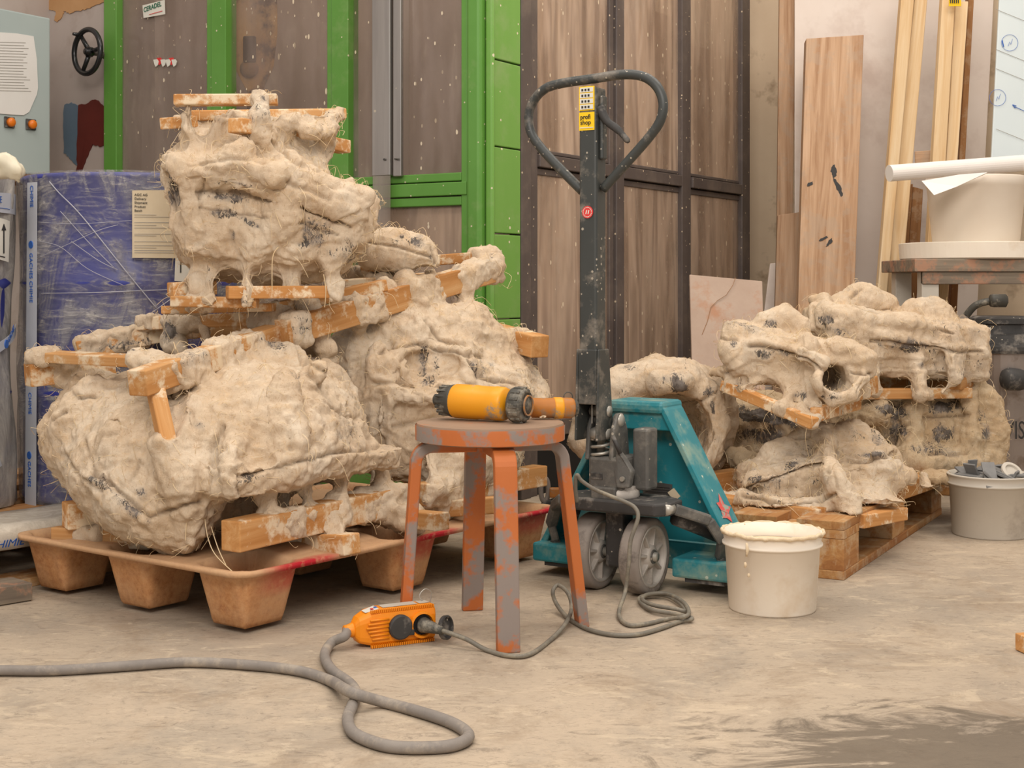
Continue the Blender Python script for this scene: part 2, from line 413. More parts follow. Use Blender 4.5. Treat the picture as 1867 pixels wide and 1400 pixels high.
class MB:
    def __init__(s): s.v = []; s.f = []

    def add(s, vs, fs):
        n = len(s.v); s.v += [Vector(v) for v in vs]; s.f += [tuple(i + n for i in f) for f in fs]; return s

    def hexa(s, c8):
        return s.add(c8, [(0, 3, 2, 1), (4, 5, 6, 7), (0, 1, 5, 4), (1, 2, 6, 5), (2, 3, 7, 6), (3, 0, 4, 7)])

    def obox(s, c, ax, ay, az):
        """box with centre c and half-axis vectors"""
        c = Vector(c)
        return s.hexa([c - ax - ay - az, c + ax - ay - az, c + ax + ay - az, c - ax + ay - az,
                       c - ax - ay + az, c + ax - ay + az, c + ax + ay + az, c - ax + ay + az])

    def prism(s, pts, ext):
        n = len(pts); pts = [Vector(p) for p in pts]; ext = Vector(ext)
        return s.add(pts + [p + ext for p in pts], [tuple(range(n))[::-1], tuple(range(n, 2 * n))] + [(i, (i + 1) % n, n + (i + 1) % n, n + i) for i in range(n)])

    def tube(s, path, r, seg=10, closed=False, cap=True):
        path = [Vector(p) for p in path]; n = len(path); rr = r if isinstance(r, (list, tuple)) else [r] * n
        vs = []; up = None
        for i, p in enumerate(path):
            if closed: d = path[(i + 1) % n] - path[i - 1]
            else: d = path[min(i + 1, n - 1)] - path[max(i - 1, 0)]
            d.normalize()
            if up is None:
                up = Vector((0, 0, 1)) if abs(d.z) < 0.9 else Vector((1, 0, 0))
            a = d.cross(up)
            if a.length < 1e-6: a = d.cross(Vector((0.3, 0.5, 0.7)))
            a.normalize(); b = a.cross(d).normalized(); up = b
            for k in range(seg):
                t = 2 * math.pi * k / seg; vs.append(p + (a * math.cos(t) + b * math.sin(t)) * rr[i])
        fs = []
        for i in range(n if closed else n - 1):
            for k in range(seg):
                j = (i + 1) % n; fs.append((i * seg + k, i * seg + (k + 1) % seg, j * seg + (k + 1) % seg, j * seg + k))
        if cap and not closed:
            fs += [tuple(range(seg))[::-1], tuple((n - 1) * seg + k for k in range(seg))]
        return s.add(vs, fs)

    def lathe(s, o, prof, axis=Z, seg=32, xdir=None, cap=True):
        """revolve (radius, along-axis) pairs round `axis` from o"""
        o = Vector(o); axis = Vector(axis).normalized()
        a = Vector(xdir) if xdir else axis.orthogonal(); a.normalize(); b = axis.cross(a)
        vs = []; fs = []
        for r, h in prof:
            for k in range(seg):
                t = 2 * math.pi * k / seg; vs.append(o + axis * h + (a * math.cos(t) + b * math.sin(t)) * max(r, 1e-5))
        m = len(prof)
        for i in range(m - 1):
            for k in range(seg):
                fs.append((i * seg + k, i * seg + (k + 1) % seg, (i + 1) * seg + (k + 1) % seg, (i + 1) * seg + k))
        if cap and prof[0][0] > 1e-4: fs.append(tuple(range(seg))[::-1])
        if cap and prof[-1][0] > 1e-4: fs.append(tuple((m - 1) * seg + k for k in range(seg)))
        return s.add(vs, fs)

    def build(s, name, mat, parent=None, **k):
        return add_mesh(name, s.v, s.f, mat, parent, **k)


def jag(pts, amt=1.2, sub=5, seed=1):
    """ragged outline: torn paint, brushed ink"""
    rs = np.random.RandomState(seed); out = []
    for (a, b) in zip(pts, pts[1:] + pts[:1]):
        for k in range(sub):
            t = k / sub; out.append((a[0] + (b[0] - a[0]) * t + rs.randn() * amt * 0.6, a[1] + (b[1] - a[1]) * t + rs.randn() * amt * 0.6))
    return out


def smooth_path(pts, sub=6, closed=False):
    pts = [Vector(p) for p in pts]; n = len(pts); out = []
    for i in range(n if closed else n - 1):
        p0 = pts[(i - 1) % n] if closed or i > 0 else pts[0]; p1 = pts[i]; p2 = pts[(i + 1) % n]
        p3 = pts[(i + 2) % n] if closed or i + 2 < n else pts[-1]
        for k in range(sub):
            t = k / sub
            out.append(0.5 * ((2 * p1) + (p2 - p0) * t + (2 * p0 - 5 * p1 + 4 * p2 - p3) * t * t + (3 * p1 - p0 - 3 * p2 + p3) * t ** 3))
    if not closed: out.append(pts[-1])
    return out


def frame(p1, p2, roll=0.0):
    x = (p2 - p1).normalized(); y = Z.cross(x)
    if y.length < 0.2: y = Vector((0, 1, 0)).cross(x)
    y.normalize(); z = x.cross(y)
    c, s = math.cos(roll), math.sin(roll)
    return x, y * c + z * s, z * c - y * s


def beam(name, p1, p2, w, h, mat, parent=None, roll=0.0, bevel=0.002):
    """timber with its grain along its own x axis"""
    p1, p2 = Vector(p1), Vector(p2); x, y, z = frame(p1, p2, roll); L = (p2 - p1).length / 2; c = (p1 + p2) / 2
    key = (round(L, 4), round(w, 4), round(h, 4), mat)
    me = bpy.data.meshes.new(name)
    vs = [(sx * L, sy * w / 2, sz * h / 2) for sz in (-1, 1) for sx, sy in ((-1, -1), (1, -1), (1, 1), (-1, 1))]
    me.from_pydata(vs, [], [(0, 3, 2, 1), (4, 5, 6, 7), (0, 1, 5, 4), (1, 2, 6, 5), (2, 3, 7, 6), (3, 0, 4, 7)]); me.update()
    me.materials.append(MAT[mat])
    o = bpy.data.objects.new(name, me); COL.objects.link(o)
    m = Matrix((x, y, z)).transposed().to_4x4(); m.translation = c
    if parent is not None:
        o.parent = parent; m.translation = c - wloc(parent)
    o.matrix_local = m if parent is not None else m
    if bevel:
        b = o.modifiers.new('bevel', 'BEVEL'); b.width = bevel; b.segments = 2
    return o


def slab(name, q, th, mat, parent=None, bevel=0.001, back=None):
    """plate of thickness th behind the quad q (world points in order)"""
    q = [Vector(p) for p in q]; nrm = (q[1] - q[0]).cross(q[3] - q[0]).normalized()
    if nrm.y < 0: nrm = -nrm
    return MB().hexa([*q, *[p + nrm * th for p in q]]).build(name, mat, parent, bevel=bevel)


def text(name, body, size, o, xd, yd, mat, parent, bend=None, align='LEFT', ext=0.0006, bold=False, wx=1.0):
    """flat lettering at o, running along xd; bend = (axis point, radius) wraps it on an upright drum"""
    cu = bpy.data.curves.new(name, 'FONT'); cu.body = body; cu.size = size; cu.align_x = align; cu.extrude = ext
    if bold: cu.offset = size * 0.006
    cu.resolution_u = 3
    tmp = bpy.data.objects.new(name, cu); COL.objects.link(tmp)
    bpy.context.view_layer.update()
    me = bpy.data.meshes.new_from_object(tmp.evaluated_get(bpy.context.evaluated_depsgraph_get()))
    bpy.data.objects.remove(tmp); bpy.data.curves.remove(cu)
    o = Vector(o); xd = Vector(xd); yd = Vector(yd); nd = xd.cross(yd)
    vs = []
    for v in me.vertices:
        p = o + xd * v.co.x * wx + yd * v.co.y + nd * v.co.z
        if bend:
            c, R, a0 = bend                          # p holds (arc, -, height) in a flat frame
            lx = xd.x * v.co.x * wx + yd.x * v.co.y; lz = xd.z * v.co.x * wx + yd.z * v.co.y
            t = a0 + lx / R; rr = R + v.co.z
            p = Vector((c[0] + rr * math.sin(t), c[1] - rr * math.cos(t), o.z + lz))
        vs.append(p)
    fs = [tuple(p.vertices) for p in me.polygons]
    bpy.data.meshes.remove(me)
    return add_mesh(name, vs, fs, mat, parent)


# ------------------------------------------------------------ lumpy plaster: distance fields -> mesh
_TAB = RNG.rand(32, 32, 32).astype(np.float32)


def vnoise(p, scale, seed=0):
    q = p * scale + np.array([seed * 3.7, seed * 1.9, seed * 5.3]); i = np.floor(q).astype(int); f = q - i; f = f * f * (3 - 2 * f)
    i %= 32; j = (i + 1) % 32
    x0, y0, z0 = i.T; x1, y1, z1 = j.T; fx, fy, fz = f.T
    c = lambda a, b, d: _TAB[a, b, d]
    a = c(x0, y0, z0) * (1 - fx) + c(x1, y0, z0) * fx; b = c(x0, y1, z0) * (1 - fx) + c(x1, y1, z0) * fx
    d = c(x0, y0, z1) * (1 - fx) + c(x1, y0, z1) * fx; e = c(x0, y1, z1) * (1 - fx) + c(x1, y1, z1) * fx
    return ((a * (1 - fy) + b * fy) * (1 - fz) + (d * (1 - fy) + e * fy) * fz) * 2 - 1


def fbm(p, scale, oct=3, seed=0, gain=0.5):
    s = 0; a = 1.0
    for o in range(oct):
        s = s + a * vnoise(p, scale * 2 ** o, seed + o); a *= gain
    return s


def surface_nets(d, org, h):
    s = d < 0; nx, ny, nz = d.shape
    cs = [s[i:nx - 1 + i, j:ny - 1 + j, k:nz - 1 + k] for i in (0, 1) for j in (0, 1) for k in (0, 1)]
    anyc = np.logical_or.reduce(cs); allc = np.logical_and.reduce(cs); mask = anyc & ~allc
    ci, cj, ck = np.nonzero(mask); base = np.stack([ci, cj, ck], 1)
    acc = np.zeros((len(ci), 3)); cnt = np.zeros(len(ci))
    corner = [(i, j, k) for i in (0, 1) for j in (0, 1) for k in (0, 1)]
    for a in range(8):
        for b in range(a + 1, 8):
            A, B = corner[a], corner[b]
            if sum(abs(A[t] - B[t]) for t in range(3)) != 1: continue
            da = d[ci + A[0], cj + A[1], ck + A[2]]; db = d[ci + B[0], cj + B[1], ck + B[2]]
            x = (da < 0) != (db < 0)
            t = np.where(x, da / np.where(x, da - db, 1), 0)
            pt = np.array(A) + t[:, None] * (np.array(B) - np.array(A))
            acc += pt * x[:, None]; cnt += x
    v = (base + acc / cnt[:, None]) * h + org
    idx = -np.ones(mask.shape, int); idx[ci, cj, ck] = np.arange(len(ci))
    faces = []
    for ax in range(3):
        sl0 = [slice(1, -1)] * 3; sl0[ax] = slice(0, -1); sl1 = list(sl0); sl1[ax] = slice(1, None)
        a = s[tuple(sl0)]; b = s[tuple(sl1)]; e = np.stack(np.nonzero(a != b), 1)
        if not len(e): continue
        flip = a[e[:, 0], e[:, 1], e[:, 2]]
        off = np.ones(3, int); off[ax] = 0; e = e + off
        u, w = [(1, 2), (2, 0), (0, 1)][ax]
        def cell(du, dw):
            q = e.copy(); q[:, u] -= du; q[:, w] -= dw; return idx[q[:, 0], q[:, 1], q[:, 2]]
        q = np.stack([cell(1, 1), cell(0, 1), cell(0, 0), cell(1, 0)], 1)
        q[~flip] = q[~flip][:, ::-1]; faces.append(q)
    return v, np.concatenate(faces)


def vnormals(v, f):
    n = np.zeros_like(v); fn = np.cross(v[f[:, 2]] - v[f[:, 0]], v[f[:, 3]] - v[f[:, 1]])
    for k in range(4): np.add.at(n, f[:, k], fn)
    return n / (np.linalg.norm(n, axis=1, keepdims=True) + 1e-12)


def np_mesh(name, v, f, mat, parent, attrs=None, smooth=True):
    me = bpy.data.meshes.new(name); loc = np.array(wloc(parent)) if parent else np.zeros(3)
    me.vertices.add(len(v)); me.vertices.foreach_set('co', (v - loc).astype(np.float32).ravel())
    me.loops.add(f.size); me.loops.foreach_set('vertex_index', f.astype(np.int32).ravel())
    me.polygons.add(len(f)); me.polygons.foreach_set('loop_start', np.arange(0, f.size, f.shape[1], dtype=np.int32))
    if smooth: me.polygons.foreach_set('use_smooth', np.ones(len(f), bool))
    me.update(calc_edges=True); me.validate()
    for k, a in (attrs or {}).items():
        at = me.attributes.new(k, 'FLOAT', 'POINT'); at.data.foreach_set('value', a.astype(np.float32))
    me.materials.append(MAT[mat])
    o = bpy.data.objects.new(name, me); COL.objects.link(o)
    if parent: o.parent = parent
    return o


class Mould:
    """a plaster mould: lumpy shell, timber battens set into it, loose fibres"""
    def __init__(s, name, label, base, cat='plaster mould', h=0.005, group=None, mat='plaster_cream', seed=0):
        s.r = root(name, base, label, cat, group); s.pr = []; s.cut = []; s.det = []; s.h = h; s.mat = mat; s.seed = seed; s.sd = []; s.bands = []; s.lt = []

    def chain(s, pts, k=0.05, cut=False, late=False):
        q = [(np.array(P(a, b, D)), r * D / FPX) for a, b, D, r in pts]
        tgt = s.cut if cut else s.lt if late else s.pr
        if len(q) == 1: q = q * 2
        for (a, ra), (b, rb) in zip(q[:-1], q[1:]): tgt.append(('c', a, b, ra, rb, k))
        return s

    def box(s, c, half, yaw=0.0, pitch=0.0, roll=0.0, rnd=0.02, k=0.04, cut=False):
        R = Matrix.Rotation(math.radians(yaw), 3, 'Z') @ Matrix.Rotation(math.radians(pitch), 3, 'Y') @ Matrix.Rotation(math.radians(roll), 3, 'X')
        (s.cut if cut else s.pr).append(('b', np.array(P(*c)), np.array(half, float), np.array(R), rnd, k)); return s

    def ell(s, c, rad, yaw=0.0, pitch=0.0, roll=0.0, k=0.05, cut=False):
        R = Matrix.Rotation(math.radians(yaw), 3, 'Z') @ Matrix.Rotation(math.radians(pitch), 3, 'Y') @ Matrix.Rotation(math.radians(roll), 3, 'X')
        (s.cut if cut else s.pr).append(('e', np.array(P(*c)), np.array(rad, float), np.array(R), 0, k)); return s

    def batten(s, a, b, w=0.045, h=0.045, coat=(), roll=0.0, mat='batten_wood', fat=0.006):
        p1, p2 = P(*a), P(*b); beam('batten', p1, p2, w, h, mat, s.r, roll, 0.003)
        x, y, z = frame(p1, p2, roll); R = np.array([x, y, z]).T
        for t0, t1 in coat:
            c = p1 + (p2 - p1) * (t0 + t1) / 2; L = (p2 - p1).length * (t1 - t0) / 2
            s.lt.append(('b', np.array(c), np.array([L, w / 2 + fat, h / 2 + fat]), R, 0.012, 0.02))
        return s

    def band(s, *pts, k=0.022):
        """soaked bandage laid over the face of the shell along a row of (px, py, half-width px)"""
        s.bands.append((pts, k)); return s

    def strand(s, *pts):
        s.sd.append([P(*p) for p in pts]); return s

    def line(s, pts, w=3.0, depth=0.008, crev=0.8):
        s.det.append(('l', np.array(pts, float), w, depth, crev)); return s

    def stain(s, px, py, rx, ry, amt=1.0, ang=0.0):
        s.det.append(('s', px, py, rx, ry, amt, math.radians(ang))); return s

    def dent(s, px, py, rx, ry, depth, ang=0.0):
        s.det.append(('d', px, py, rx, ry, depth, math.radians(ang))); return s

    def sdf(s, pr, X, Y, Zc):
        if pr[0] == 'c':
            _, a, b, ra, rb, k = pr; ba = b - a; bb = float(ba @ ba) + 1e-12
            dx, dy, dz = X - a[0], Y - a[1], Zc - a[2]
            t = np.clip((dx * ba[0] + dy * ba[1] + dz * ba[2]) / bb, 0, 1)
            return np.sqrt((dx - t * ba[0]) ** 2 + (dy - t * ba[1]) ** 2 + (dz - t * ba[2]) ** 2) - (ra + (rb - ra) * t)
        _, c, hf, R, rnd, k = pr
        dx, dy, dz = X - c[0], Y - c[1], Zc - c[2]
        l = [dx * R[0, i] + dy * R[1, i] + dz * R[2, i] for i in range(3)]
        if pr[0] == 'e':
            q = np.sqrt(sum((l[i] / hf[i]) ** 2 for i in range(3))); return (q - 1) * hf.min()
        q = [np.abs(l[i]) - (hf[i] - rnd) for i in range(3)]
        o = np.sqrt(sum(np.maximum(t, 0) ** 2 for t in q))
        return o + np.minimum(np.maximum(q[0], np.maximum(q[1], q[2])), 0) - rnd

    def bb(s, pr):
        if pr[0] == 'c':
            _, a, b, ra, rb, k = pr; r = max(ra, rb); return np.minimum(a, b) - r, np.maximum(a, b) + r
        e = np.abs(pr[3]) @ pr[2]; return pr[1] - e, pr[1] + e

    def build(s, amp=0.009, fine=0.004, fibres=0, gstain=0.18, rough=0.003, zmin=None):
        h = s.h; bbs = [s.bb(p) for p in s.pr]; ball = bbs + [s.bb(p) for p in s.lt]
        lo = np.min([b[0] for b in ball], 0) - 3 * h - 0.01; hi = np.max([b[1] for b in ball], 0) + 3 * h + 0.01
        n = np.ceil((hi - lo) / h).astype(int) + 1
        ax = [lo[i] + np.arange(n[i]) * h for i in range(3)]
        d = np.full(n, 0.2, np.float32)

        def win(b, m):
            i0 = np.clip(np.floor((b[0] - m - lo) / h).astype(int), 0, n - 1); i1 = np.clip(np.ceil((b[1] + m - lo) / h).astype(int) + 1, 1, n)
            sl = tuple(slice(i0[i], i1[i]) for i in range(3))
            return sl, ax[0][sl[0]][:, None, None], ax[1][sl[1]][None, :, None], ax[2][sl[2]][None, None, :]
        for p, b in zip(s.pr, bbs):
            k = p[5]; sl, X, Y, Zc = win(b, k + 0.03); e = s.sdf(p, X, Y, Zc); c = d[sl]
            hh = np.maximum(k - np.abs(c - e), 0) / k; d[sl] = np.minimum(c, e) - hh * hh * k * 0.25
        Ds = np.arange(lo[1], hi[1], h * 0.8); extra = []
        for pts, k in s.bands:
            q = []
            for (a, b) in zip(pts[:-1], pts[1:]):
                for t in np.linspace(0, 1, 5)[:-1]: q.append([a[i] + (b[i] - a[i]) * t for i in range(3)])
            q.append(list(pts[-1])); c = []
            for px, py, r in q:
                pp = np.stack([(px - 933.5) / FPX * Ds, Ds, CAMH - (py - HOR) / FPX * Ds], 1)
                ix = np.round((pp - lo) / h).astype(int); ok = ((ix >= 0) & (ix < n)).all(1); ix = np.clip(ix, 0, n - 1)
                hit = np.nonzero(ok & (d[ix[:, 0], ix[:, 1], ix[:, 2]] < 0))[0]
                if len(hit): c.append((pp[hit[0]], r * Ds[hit[0]] / FPX))
            D_ = [x[0][1] for x in c]
            for i in range(len(c)):                                        # taut: never dips far behind its neighbours
                m_ = min(D_[max(0, i - 2):i + 3]) + 0.012
                dd = min(D_[i], m_) + 0.48 * c[i][1]; w = c[i][0] * (dd / c[i][0][1]); w[2] = CAMH - (CAMH - c[i][0][2]) * (dd / c[i][0][1]); c[i] = (w, c[i][1])
            for (a, ra), (b, rb) in zip(c[:-1], c[1:]): extra.append(('c', a, b, ra, rb, k))
        for p in extra:
            k = p[5]; sl, X, Y, Zc = win(s.bb(p), k + 0.03); e = s.sdf(p, X, Y, Zc); c = d[sl]
            if c.size == 0: continue
            hh = np.maximum(k - np.abs(c - e), 0) / k; d[sl] = np.minimum(c, e) - hh * hh * k * 0.25
        for p in s.cut:
            k = p[5]; sl, X, Y, Zc = win(s.bb(p), k + 0.02); e = -s.sdf(p, X, Y, Zc); c = d[sl]
            if c.size == 0: continue
            hh = np.maximum(k - np.abs(c - e), 0) / k; d[sl] = np.maximum(c, e) + hh * hh * k * 0.25
        for p in s.lt:
            k = p[5]; sl, X, Y, Zc = win(s.bb(p), k + 0.03); e = s.sdf(p, X, Y, Zc); c = d[sl]
            hh = np.maximum(k - np.abs(c - e), 0) / k; d[sl] = np.minimum(c, e) - hh * hh * k * 0.25
        if zmin is not None: d = np.maximum(d, (zmin - ax[2])[None, None, :].astype(np.float32))
        d[0], d[-1] = 0.1, 0.1; d[:, 0], d[:, -1] = 0.1, 0.1; d[:, :, 0], d[:, :, -1] = 0.1, 0.1
        ii = np.nonzero(np.abs(d) < 0.03); sd = s.seed
        gp = np.stack([ax[i][ii[i]] for i in range(3)], 1)
        d[ii] += rough * (fbm(gp, 13, 2, sd + 20) + 0.55 * fbm(gp * np.array([1, 1, 0.5]), 48, 2, sd + 23) - 0.4).astype(np.float32)
        v, f = surface_nets(d, lo, h); nr = vnormals(v, f)
        disp = amp * 0.55 * fbm(v, 9, 3, sd) + fine * fbm(v, 60, 2, sd + 5)
        disp += 0.0028 * fbm(v * np.array([1, 1, 0.3]), 26, 2, sd + 31)                # drawn-down drape of the bandage
        for sc_, am_ in ((5, 0.0050), (12, 0.0018)):                       # torn, overlapping layers of soaked fibre
            t = (fbm(v * np.array([1, 1, 0.75]), sc_, 3, sd + 9 + sc_) + 2) * 3.0; fr = t - np.floor(t); sm_ = np.clip((fr - 0.82) / 0.18, 0, 1)
            disp += am_ * (np.floor(t) + sm_ * sm_ * (3 - 2 * sm_) - 6)
        crev = np.zeros(len(v)); st = np.clip(fbm(v, 5, 3, sd + 3) * 1.3 - 0.25, 0, 1) * gstain * 2
        # hand-placed creases, hollows and marks, carved into the face turned to the room
        px = v[:, 0] / v[:, 1] * FPX + 933.5; py = HOR - (v[:, 2] - CAMH) / v[:, 1] * FPX
        view = v - np.array([0, 0, CAMH]); view /= np.linalg.norm(view, axis=1, keepdims=True)
        fac = np.clip(-(nr * view).sum(1) * 4 + 0.2, 0, 1)
        wob = 3.0 * vnoise(v, 25, 4); rn = fbm(v, 32, 2, 8)
        for q in s.det:
            if q[0] == 'l':
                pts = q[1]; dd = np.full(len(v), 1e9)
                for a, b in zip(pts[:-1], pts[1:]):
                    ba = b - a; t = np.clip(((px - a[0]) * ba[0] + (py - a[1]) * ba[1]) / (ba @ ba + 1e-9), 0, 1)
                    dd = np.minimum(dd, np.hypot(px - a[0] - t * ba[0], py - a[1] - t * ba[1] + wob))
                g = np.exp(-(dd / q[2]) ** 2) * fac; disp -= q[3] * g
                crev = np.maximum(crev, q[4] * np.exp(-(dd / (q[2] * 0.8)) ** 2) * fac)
            else:
                c, sn = math.cos(q[6]), math.sin(q[6]); x, y = px - q[1], py - q[2]
                r = np.hypot((x * c + y * sn) / q[3], (y * c - x * sn) / q[4])
                r = r + (0.55 * rn if q[0] == 's' else 0)
                g = np.clip(1.25 - r, 0, 1) if (q[0] == 's' or q[5] < 0) else np.clip((1.15 - r) * 3, 0, 1); g = g * g * (3 - 2 * g) * fac
                if q[0] == 's': st = np.maximum(st, q[5] * g)
                else: disp -= q[5] * g
        v = v + nr * disp[:, None]
        o = np_mesh('plaster_shell', v, f, s.mat, s.r, {'stain': st, 'crevice': crev})
        if fibres:
            mb = MB(); rs = np.random.RandomState(100 + sd); sel = rs.randint(0, len(v), fibres * 2)
            for i in sel:
                p = Vector(v[i]); nn = Vector(nr[i]); L = 0.012 + 0.05 * rs.rand() ** 2.5
                t = Vector(rs.randn(3)); t = (t - nn * t.dot(nn)).normalized()
                p1 = p + nn * (0.004 + 0.4 * L * rs.rand()) + t * L * 0.5
                p2 = p + nn * 0.25 * L * rs.rand() + t * L + Vector((0, 0, -0.5 * L * rs.rand()))
                mb.tube(smooth_path([p - nn * 0.002, p1, p2], 3), 0.00055, 3, cap=False)
            for q in s.sd: mb.tube(smooth_path(q, 5), 0.0011, 4, cap=False)
            tag(mb.build('fibre_strands', 'strap_fibre', s.r), kind='stuff')
        return s.r


# ============================================================ THE SETTING
def structure(o):
    o['kind'] = 'structure'; return o


structure(MB().obox((0, 3.5, -0.03), Vector((5, 0, 0)), Vector((0, 6, 0)), Vector((0, 0, 0.03))).build('floor', 'floor', loc=(0, 0, 0)))
WC, _ = online(1352, (1.05, 6.4), U)                     # where the glazed partition meets the back wall
WC.z = 0


def wall(name, a, b, h, mat, th=0.08, n=None):
    d = (b - a); nn = Vector((-d.y, d.x, 0)).normalized()
    if nn.y < 0: nn = -nn
    return structure(MB().hexa([a, b, b + nn * th, a + nn * th, *[p + Z * h for p in (a, b, b + nn * th, a + nn * th)]]).build(name, mat))


wall('wall_back', WC - U * 0.6 + V * 0.35, WC + U * 3.2 + V * 0.35, 3.2, 'wall_beige')
CB = Vector((-0.087, 4.65, 0))                           # near corner of the green booth
LW, _ = online(97, CB, U)                                # left end of the booth front
wall('wall_left_end', LW - U * 0.9 + V * 0.02, LW + U * 0.55 + V * 0.02, 3.2, 'wall_steel', 0.05).name = 'wall_left'


def zat(p, py):
    return CAMH - (py - HOR) / FPX * p.y


# ---------------- green booth: posts, rails, cladding, plastic panes
booth = root('green_booth', CB, 'green painted steel framed booth with clear plastic panes', 'booth')


def upright(parent, name, px0, px1, C, d, z0, z1, th, mat, out=0.0, bevel=0.003):
    a, _ = online(px0, C, d); b, _ = online(px1, C, d)
    n = Vector((d[1], -d[0], 0)).normalized()
    if n.y > 0: n = -n
    a = a + n * out; b = b + n * out
    m = MB().hexa([a + Z * z0, b + Z * z0, b - n * th + Z * z0, a - n * th + Z * z0, a + Z * z1, b + Z * z1, b - n * th + Z * z1, a - n * th + Z * z1])
    return m.build(name, mat, parent, bevel=bevel)


TOP = 2.2
upright(booth, 'post', 196, 219, CB, U, 0, TOP, 0.06, 'green_paint', 0.02)
for x0, x1 in ((381, 390), (391.5, 418), (600, 609), (610.5, 641)):
    upright(booth, 'post', x0, x1, CB, U, 0, TOP, 0.06, 'green_paint', 0.02 if x1 - x0 > 10 else 0.012)
upright(booth, 'corner_post', 858, 884, CB, U, 0, TOP, 0.07, 'green_paint', 0.03, 0.012)
upright(booth, 'door_stile', 847, 857.5, CB, U, 0, TOP, 0.05, 'green_paint', 0.02)


def rail(parent, name, px0, px1, C, d, py0, py1, pref, th, mat, out):
    """horizontal member whose upper/lower edges pass rows py0,py1 at column pref"""
    r, _ = online(pref, C, d); return upright(parent, name, px0, px1, C, d, zat(r, py1), zat(r, py0), th, mat, out)


rail(booth, 'door_rail', 645, 847, CB, U, 317, 332, 800, 0.05, 'green_paint', 0.02)
rail(booth, 'rail', 645, 858, CB, U, 334, 358, 800, 0.06, 'green_paint', 0.025)
rail(booth, 'door_rail', 645, 847, CB, U, 360, 376, 800, 0.05, 'green_paint', 0.02)
rail(booth, 'base_rail', 196, 858, CB, U, 850, 900, 800, 0.06, 'green_paint', 0.025)
for x0, x1, nm in ((220, 381, 'pane'), (418, 600, 'pane'), (641, 693, 'pane')):
    upright(booth, nm, x0, x1, CB, U, 0.1, TOP, 0.006, 'dusty_pane', -0.01, 0)
rail(booth, 'pane', 745, 848, CB, U, -400, 318, 800, 0.006, 'dusty_pane', 0.0)
rail(booth, 'pane', 690, 848, CB, U, 377, 850, 800, 0.006, 'brown_pane', 0.0)
# sliding channel of bare steel with a clear strip hanging from it
c1 = rail(booth, 'steel_channel', 694, 727, CB, U, -400, 322, 720, 0.03, 'steel', 0.05)
rail(booth, 'steel_channel_flange', 729, 744, CB, U, -400, 324, 720, 0.015, 'steel', 0.04)
rail(booth, 'clear_strip', 697, 729, CB, U, 322, 600, 720, 0.004, 'clear_strip', 0.055)
for px, py in ((718, 293), (738, 292)):
    q, _ = online(px, CB, U); MB().lathe(q - V * 0.056 + Z * zat(q, py), [(0.0001, 0), (0.004, 0), (0.004, 0.02), (0.0001, 0.02)], V, 8).build('screw', 'dusty_black', booth)
# side cladding of the booth in four green panels with gaps
for i, (pa, pb) in enumerate(((-500, 106), (109, 265), (267.5, 424), (427, 581), (583, 900))):
    rail(booth, 'side_panel', 889, 940, CB, V, pa, pb, 889, 0.03, 'green_panel', 0.02)
upright(booth, 'corner_trim', 884, 889.5, CB, V, 0, TOP, 0.03, 'green_panel', 0.03, 0.008)
# inside the booth: back wall and floor-standing stored pieces seen through the plastic
bi = MB(); ib = CB + V * 0.75
A, _ = online(150, ib, U); B_ = ib - U * 0.3
structure(MB().hexa([A, B_, B_ + V * 0.03, A + V * 0.03, *[p + Z * 2.4 for p in (A, B_, B_ + V * 0.03, A + V * 0.03)]]).build('wall_booth', 'booth_brown'))
q0, _ = online(425, CB + V * 0.06, U); q1, _ = online(492, CB + V * 0.06, U)
rb = root('stained_board', (q0 + q1) / 2, 'brown stained board with a dark hole standing inside the booth', 'board')
pts = [P(a, b, q0.y) for a, b in ((420, -60), (496, -60), (497, 60), (490, 120), (470, 165), (450, 168), (430, 130), (421, 60))]
foot = [P(430, 900, q0.y), P(485, 900, q0.y)]
MB().prism(pts[:5] + [P(478, 880, q0.y), P(440, 880, q0.y)] + pts[5:], V * 0.03).build('board', 'rust_shape', rb, bevel=0.004)
MB().lathe(P(454, 125, q0.y - 0.012), [(0.012, 0), (0.035, 0.004), (0.03, 0.01), (0.001, 0.012)], Vector((0, 1, 0)), 20).build('hole_rim', 'brown_board', rb, smooth=True)
MB().obox(P(455, 90, q0.y - 0.008), Vector((0.024, 0, 0)), Vector((0, 0.006, 0)), Vector((0, 0, 0.05))).build('recess_shade_block', 'black_void', rb, bevel=0.01)  # raised black block, painting the shade inside a recess
# stickers on the first pane
def on_front(px, py, out):
    q, _ = online(px, CB, U); q = q - V * out; q.z = zat(q, py); return q


st = [on_front(a, b, -0.004) for a, b in ((259, 10), (299, 0), (300, 26), (261, 33))]
stk = MB().prism(st, -V * 0.002).build('sticker', 'sticker_white', booth)
text('lettering', 'CERADEL', 0.026, on_front(261.5, 22.5, 0.0), (U + Z * 0.16).normalized(), Z, 'ink_green', stk, bold=True, wx=0.88)
MB().prism([on_front(a, b, 0.0) for a, b in ((272, 26), (296, 19.5), (296, 20.5), (272, 27))], -V * 0.0008).build('underline', 'sticker_red', stk)
for px, rr, mt in ((290, 1, 'sticker_red'), (284, 0, 'sticker_white'), (297, 0, 'sticker_white'), (312, 1, 'sticker_red'), (306, 0, 'sticker_white'), (317, 0, 'sticker_white')):
    MB().prism([on_front(px + a, 112 + b + (3 if not rr else 0), -0.003 - 0.001 * rr) for a, b in ((-5, -6), (2, -7), (5, -3), (3, 4), (-1, 7), (-3, 2))], -V * 0.002).build('torn_sticker', mt, booth)

# ---------------- handwheel valve on the steel wall, and paint patches of that wall
def on_wall(px, py, out=0.0):
    q, _ = online(px, LW + V * 0.02, U); q = q - V * out; q.z = zat(q, py); return q


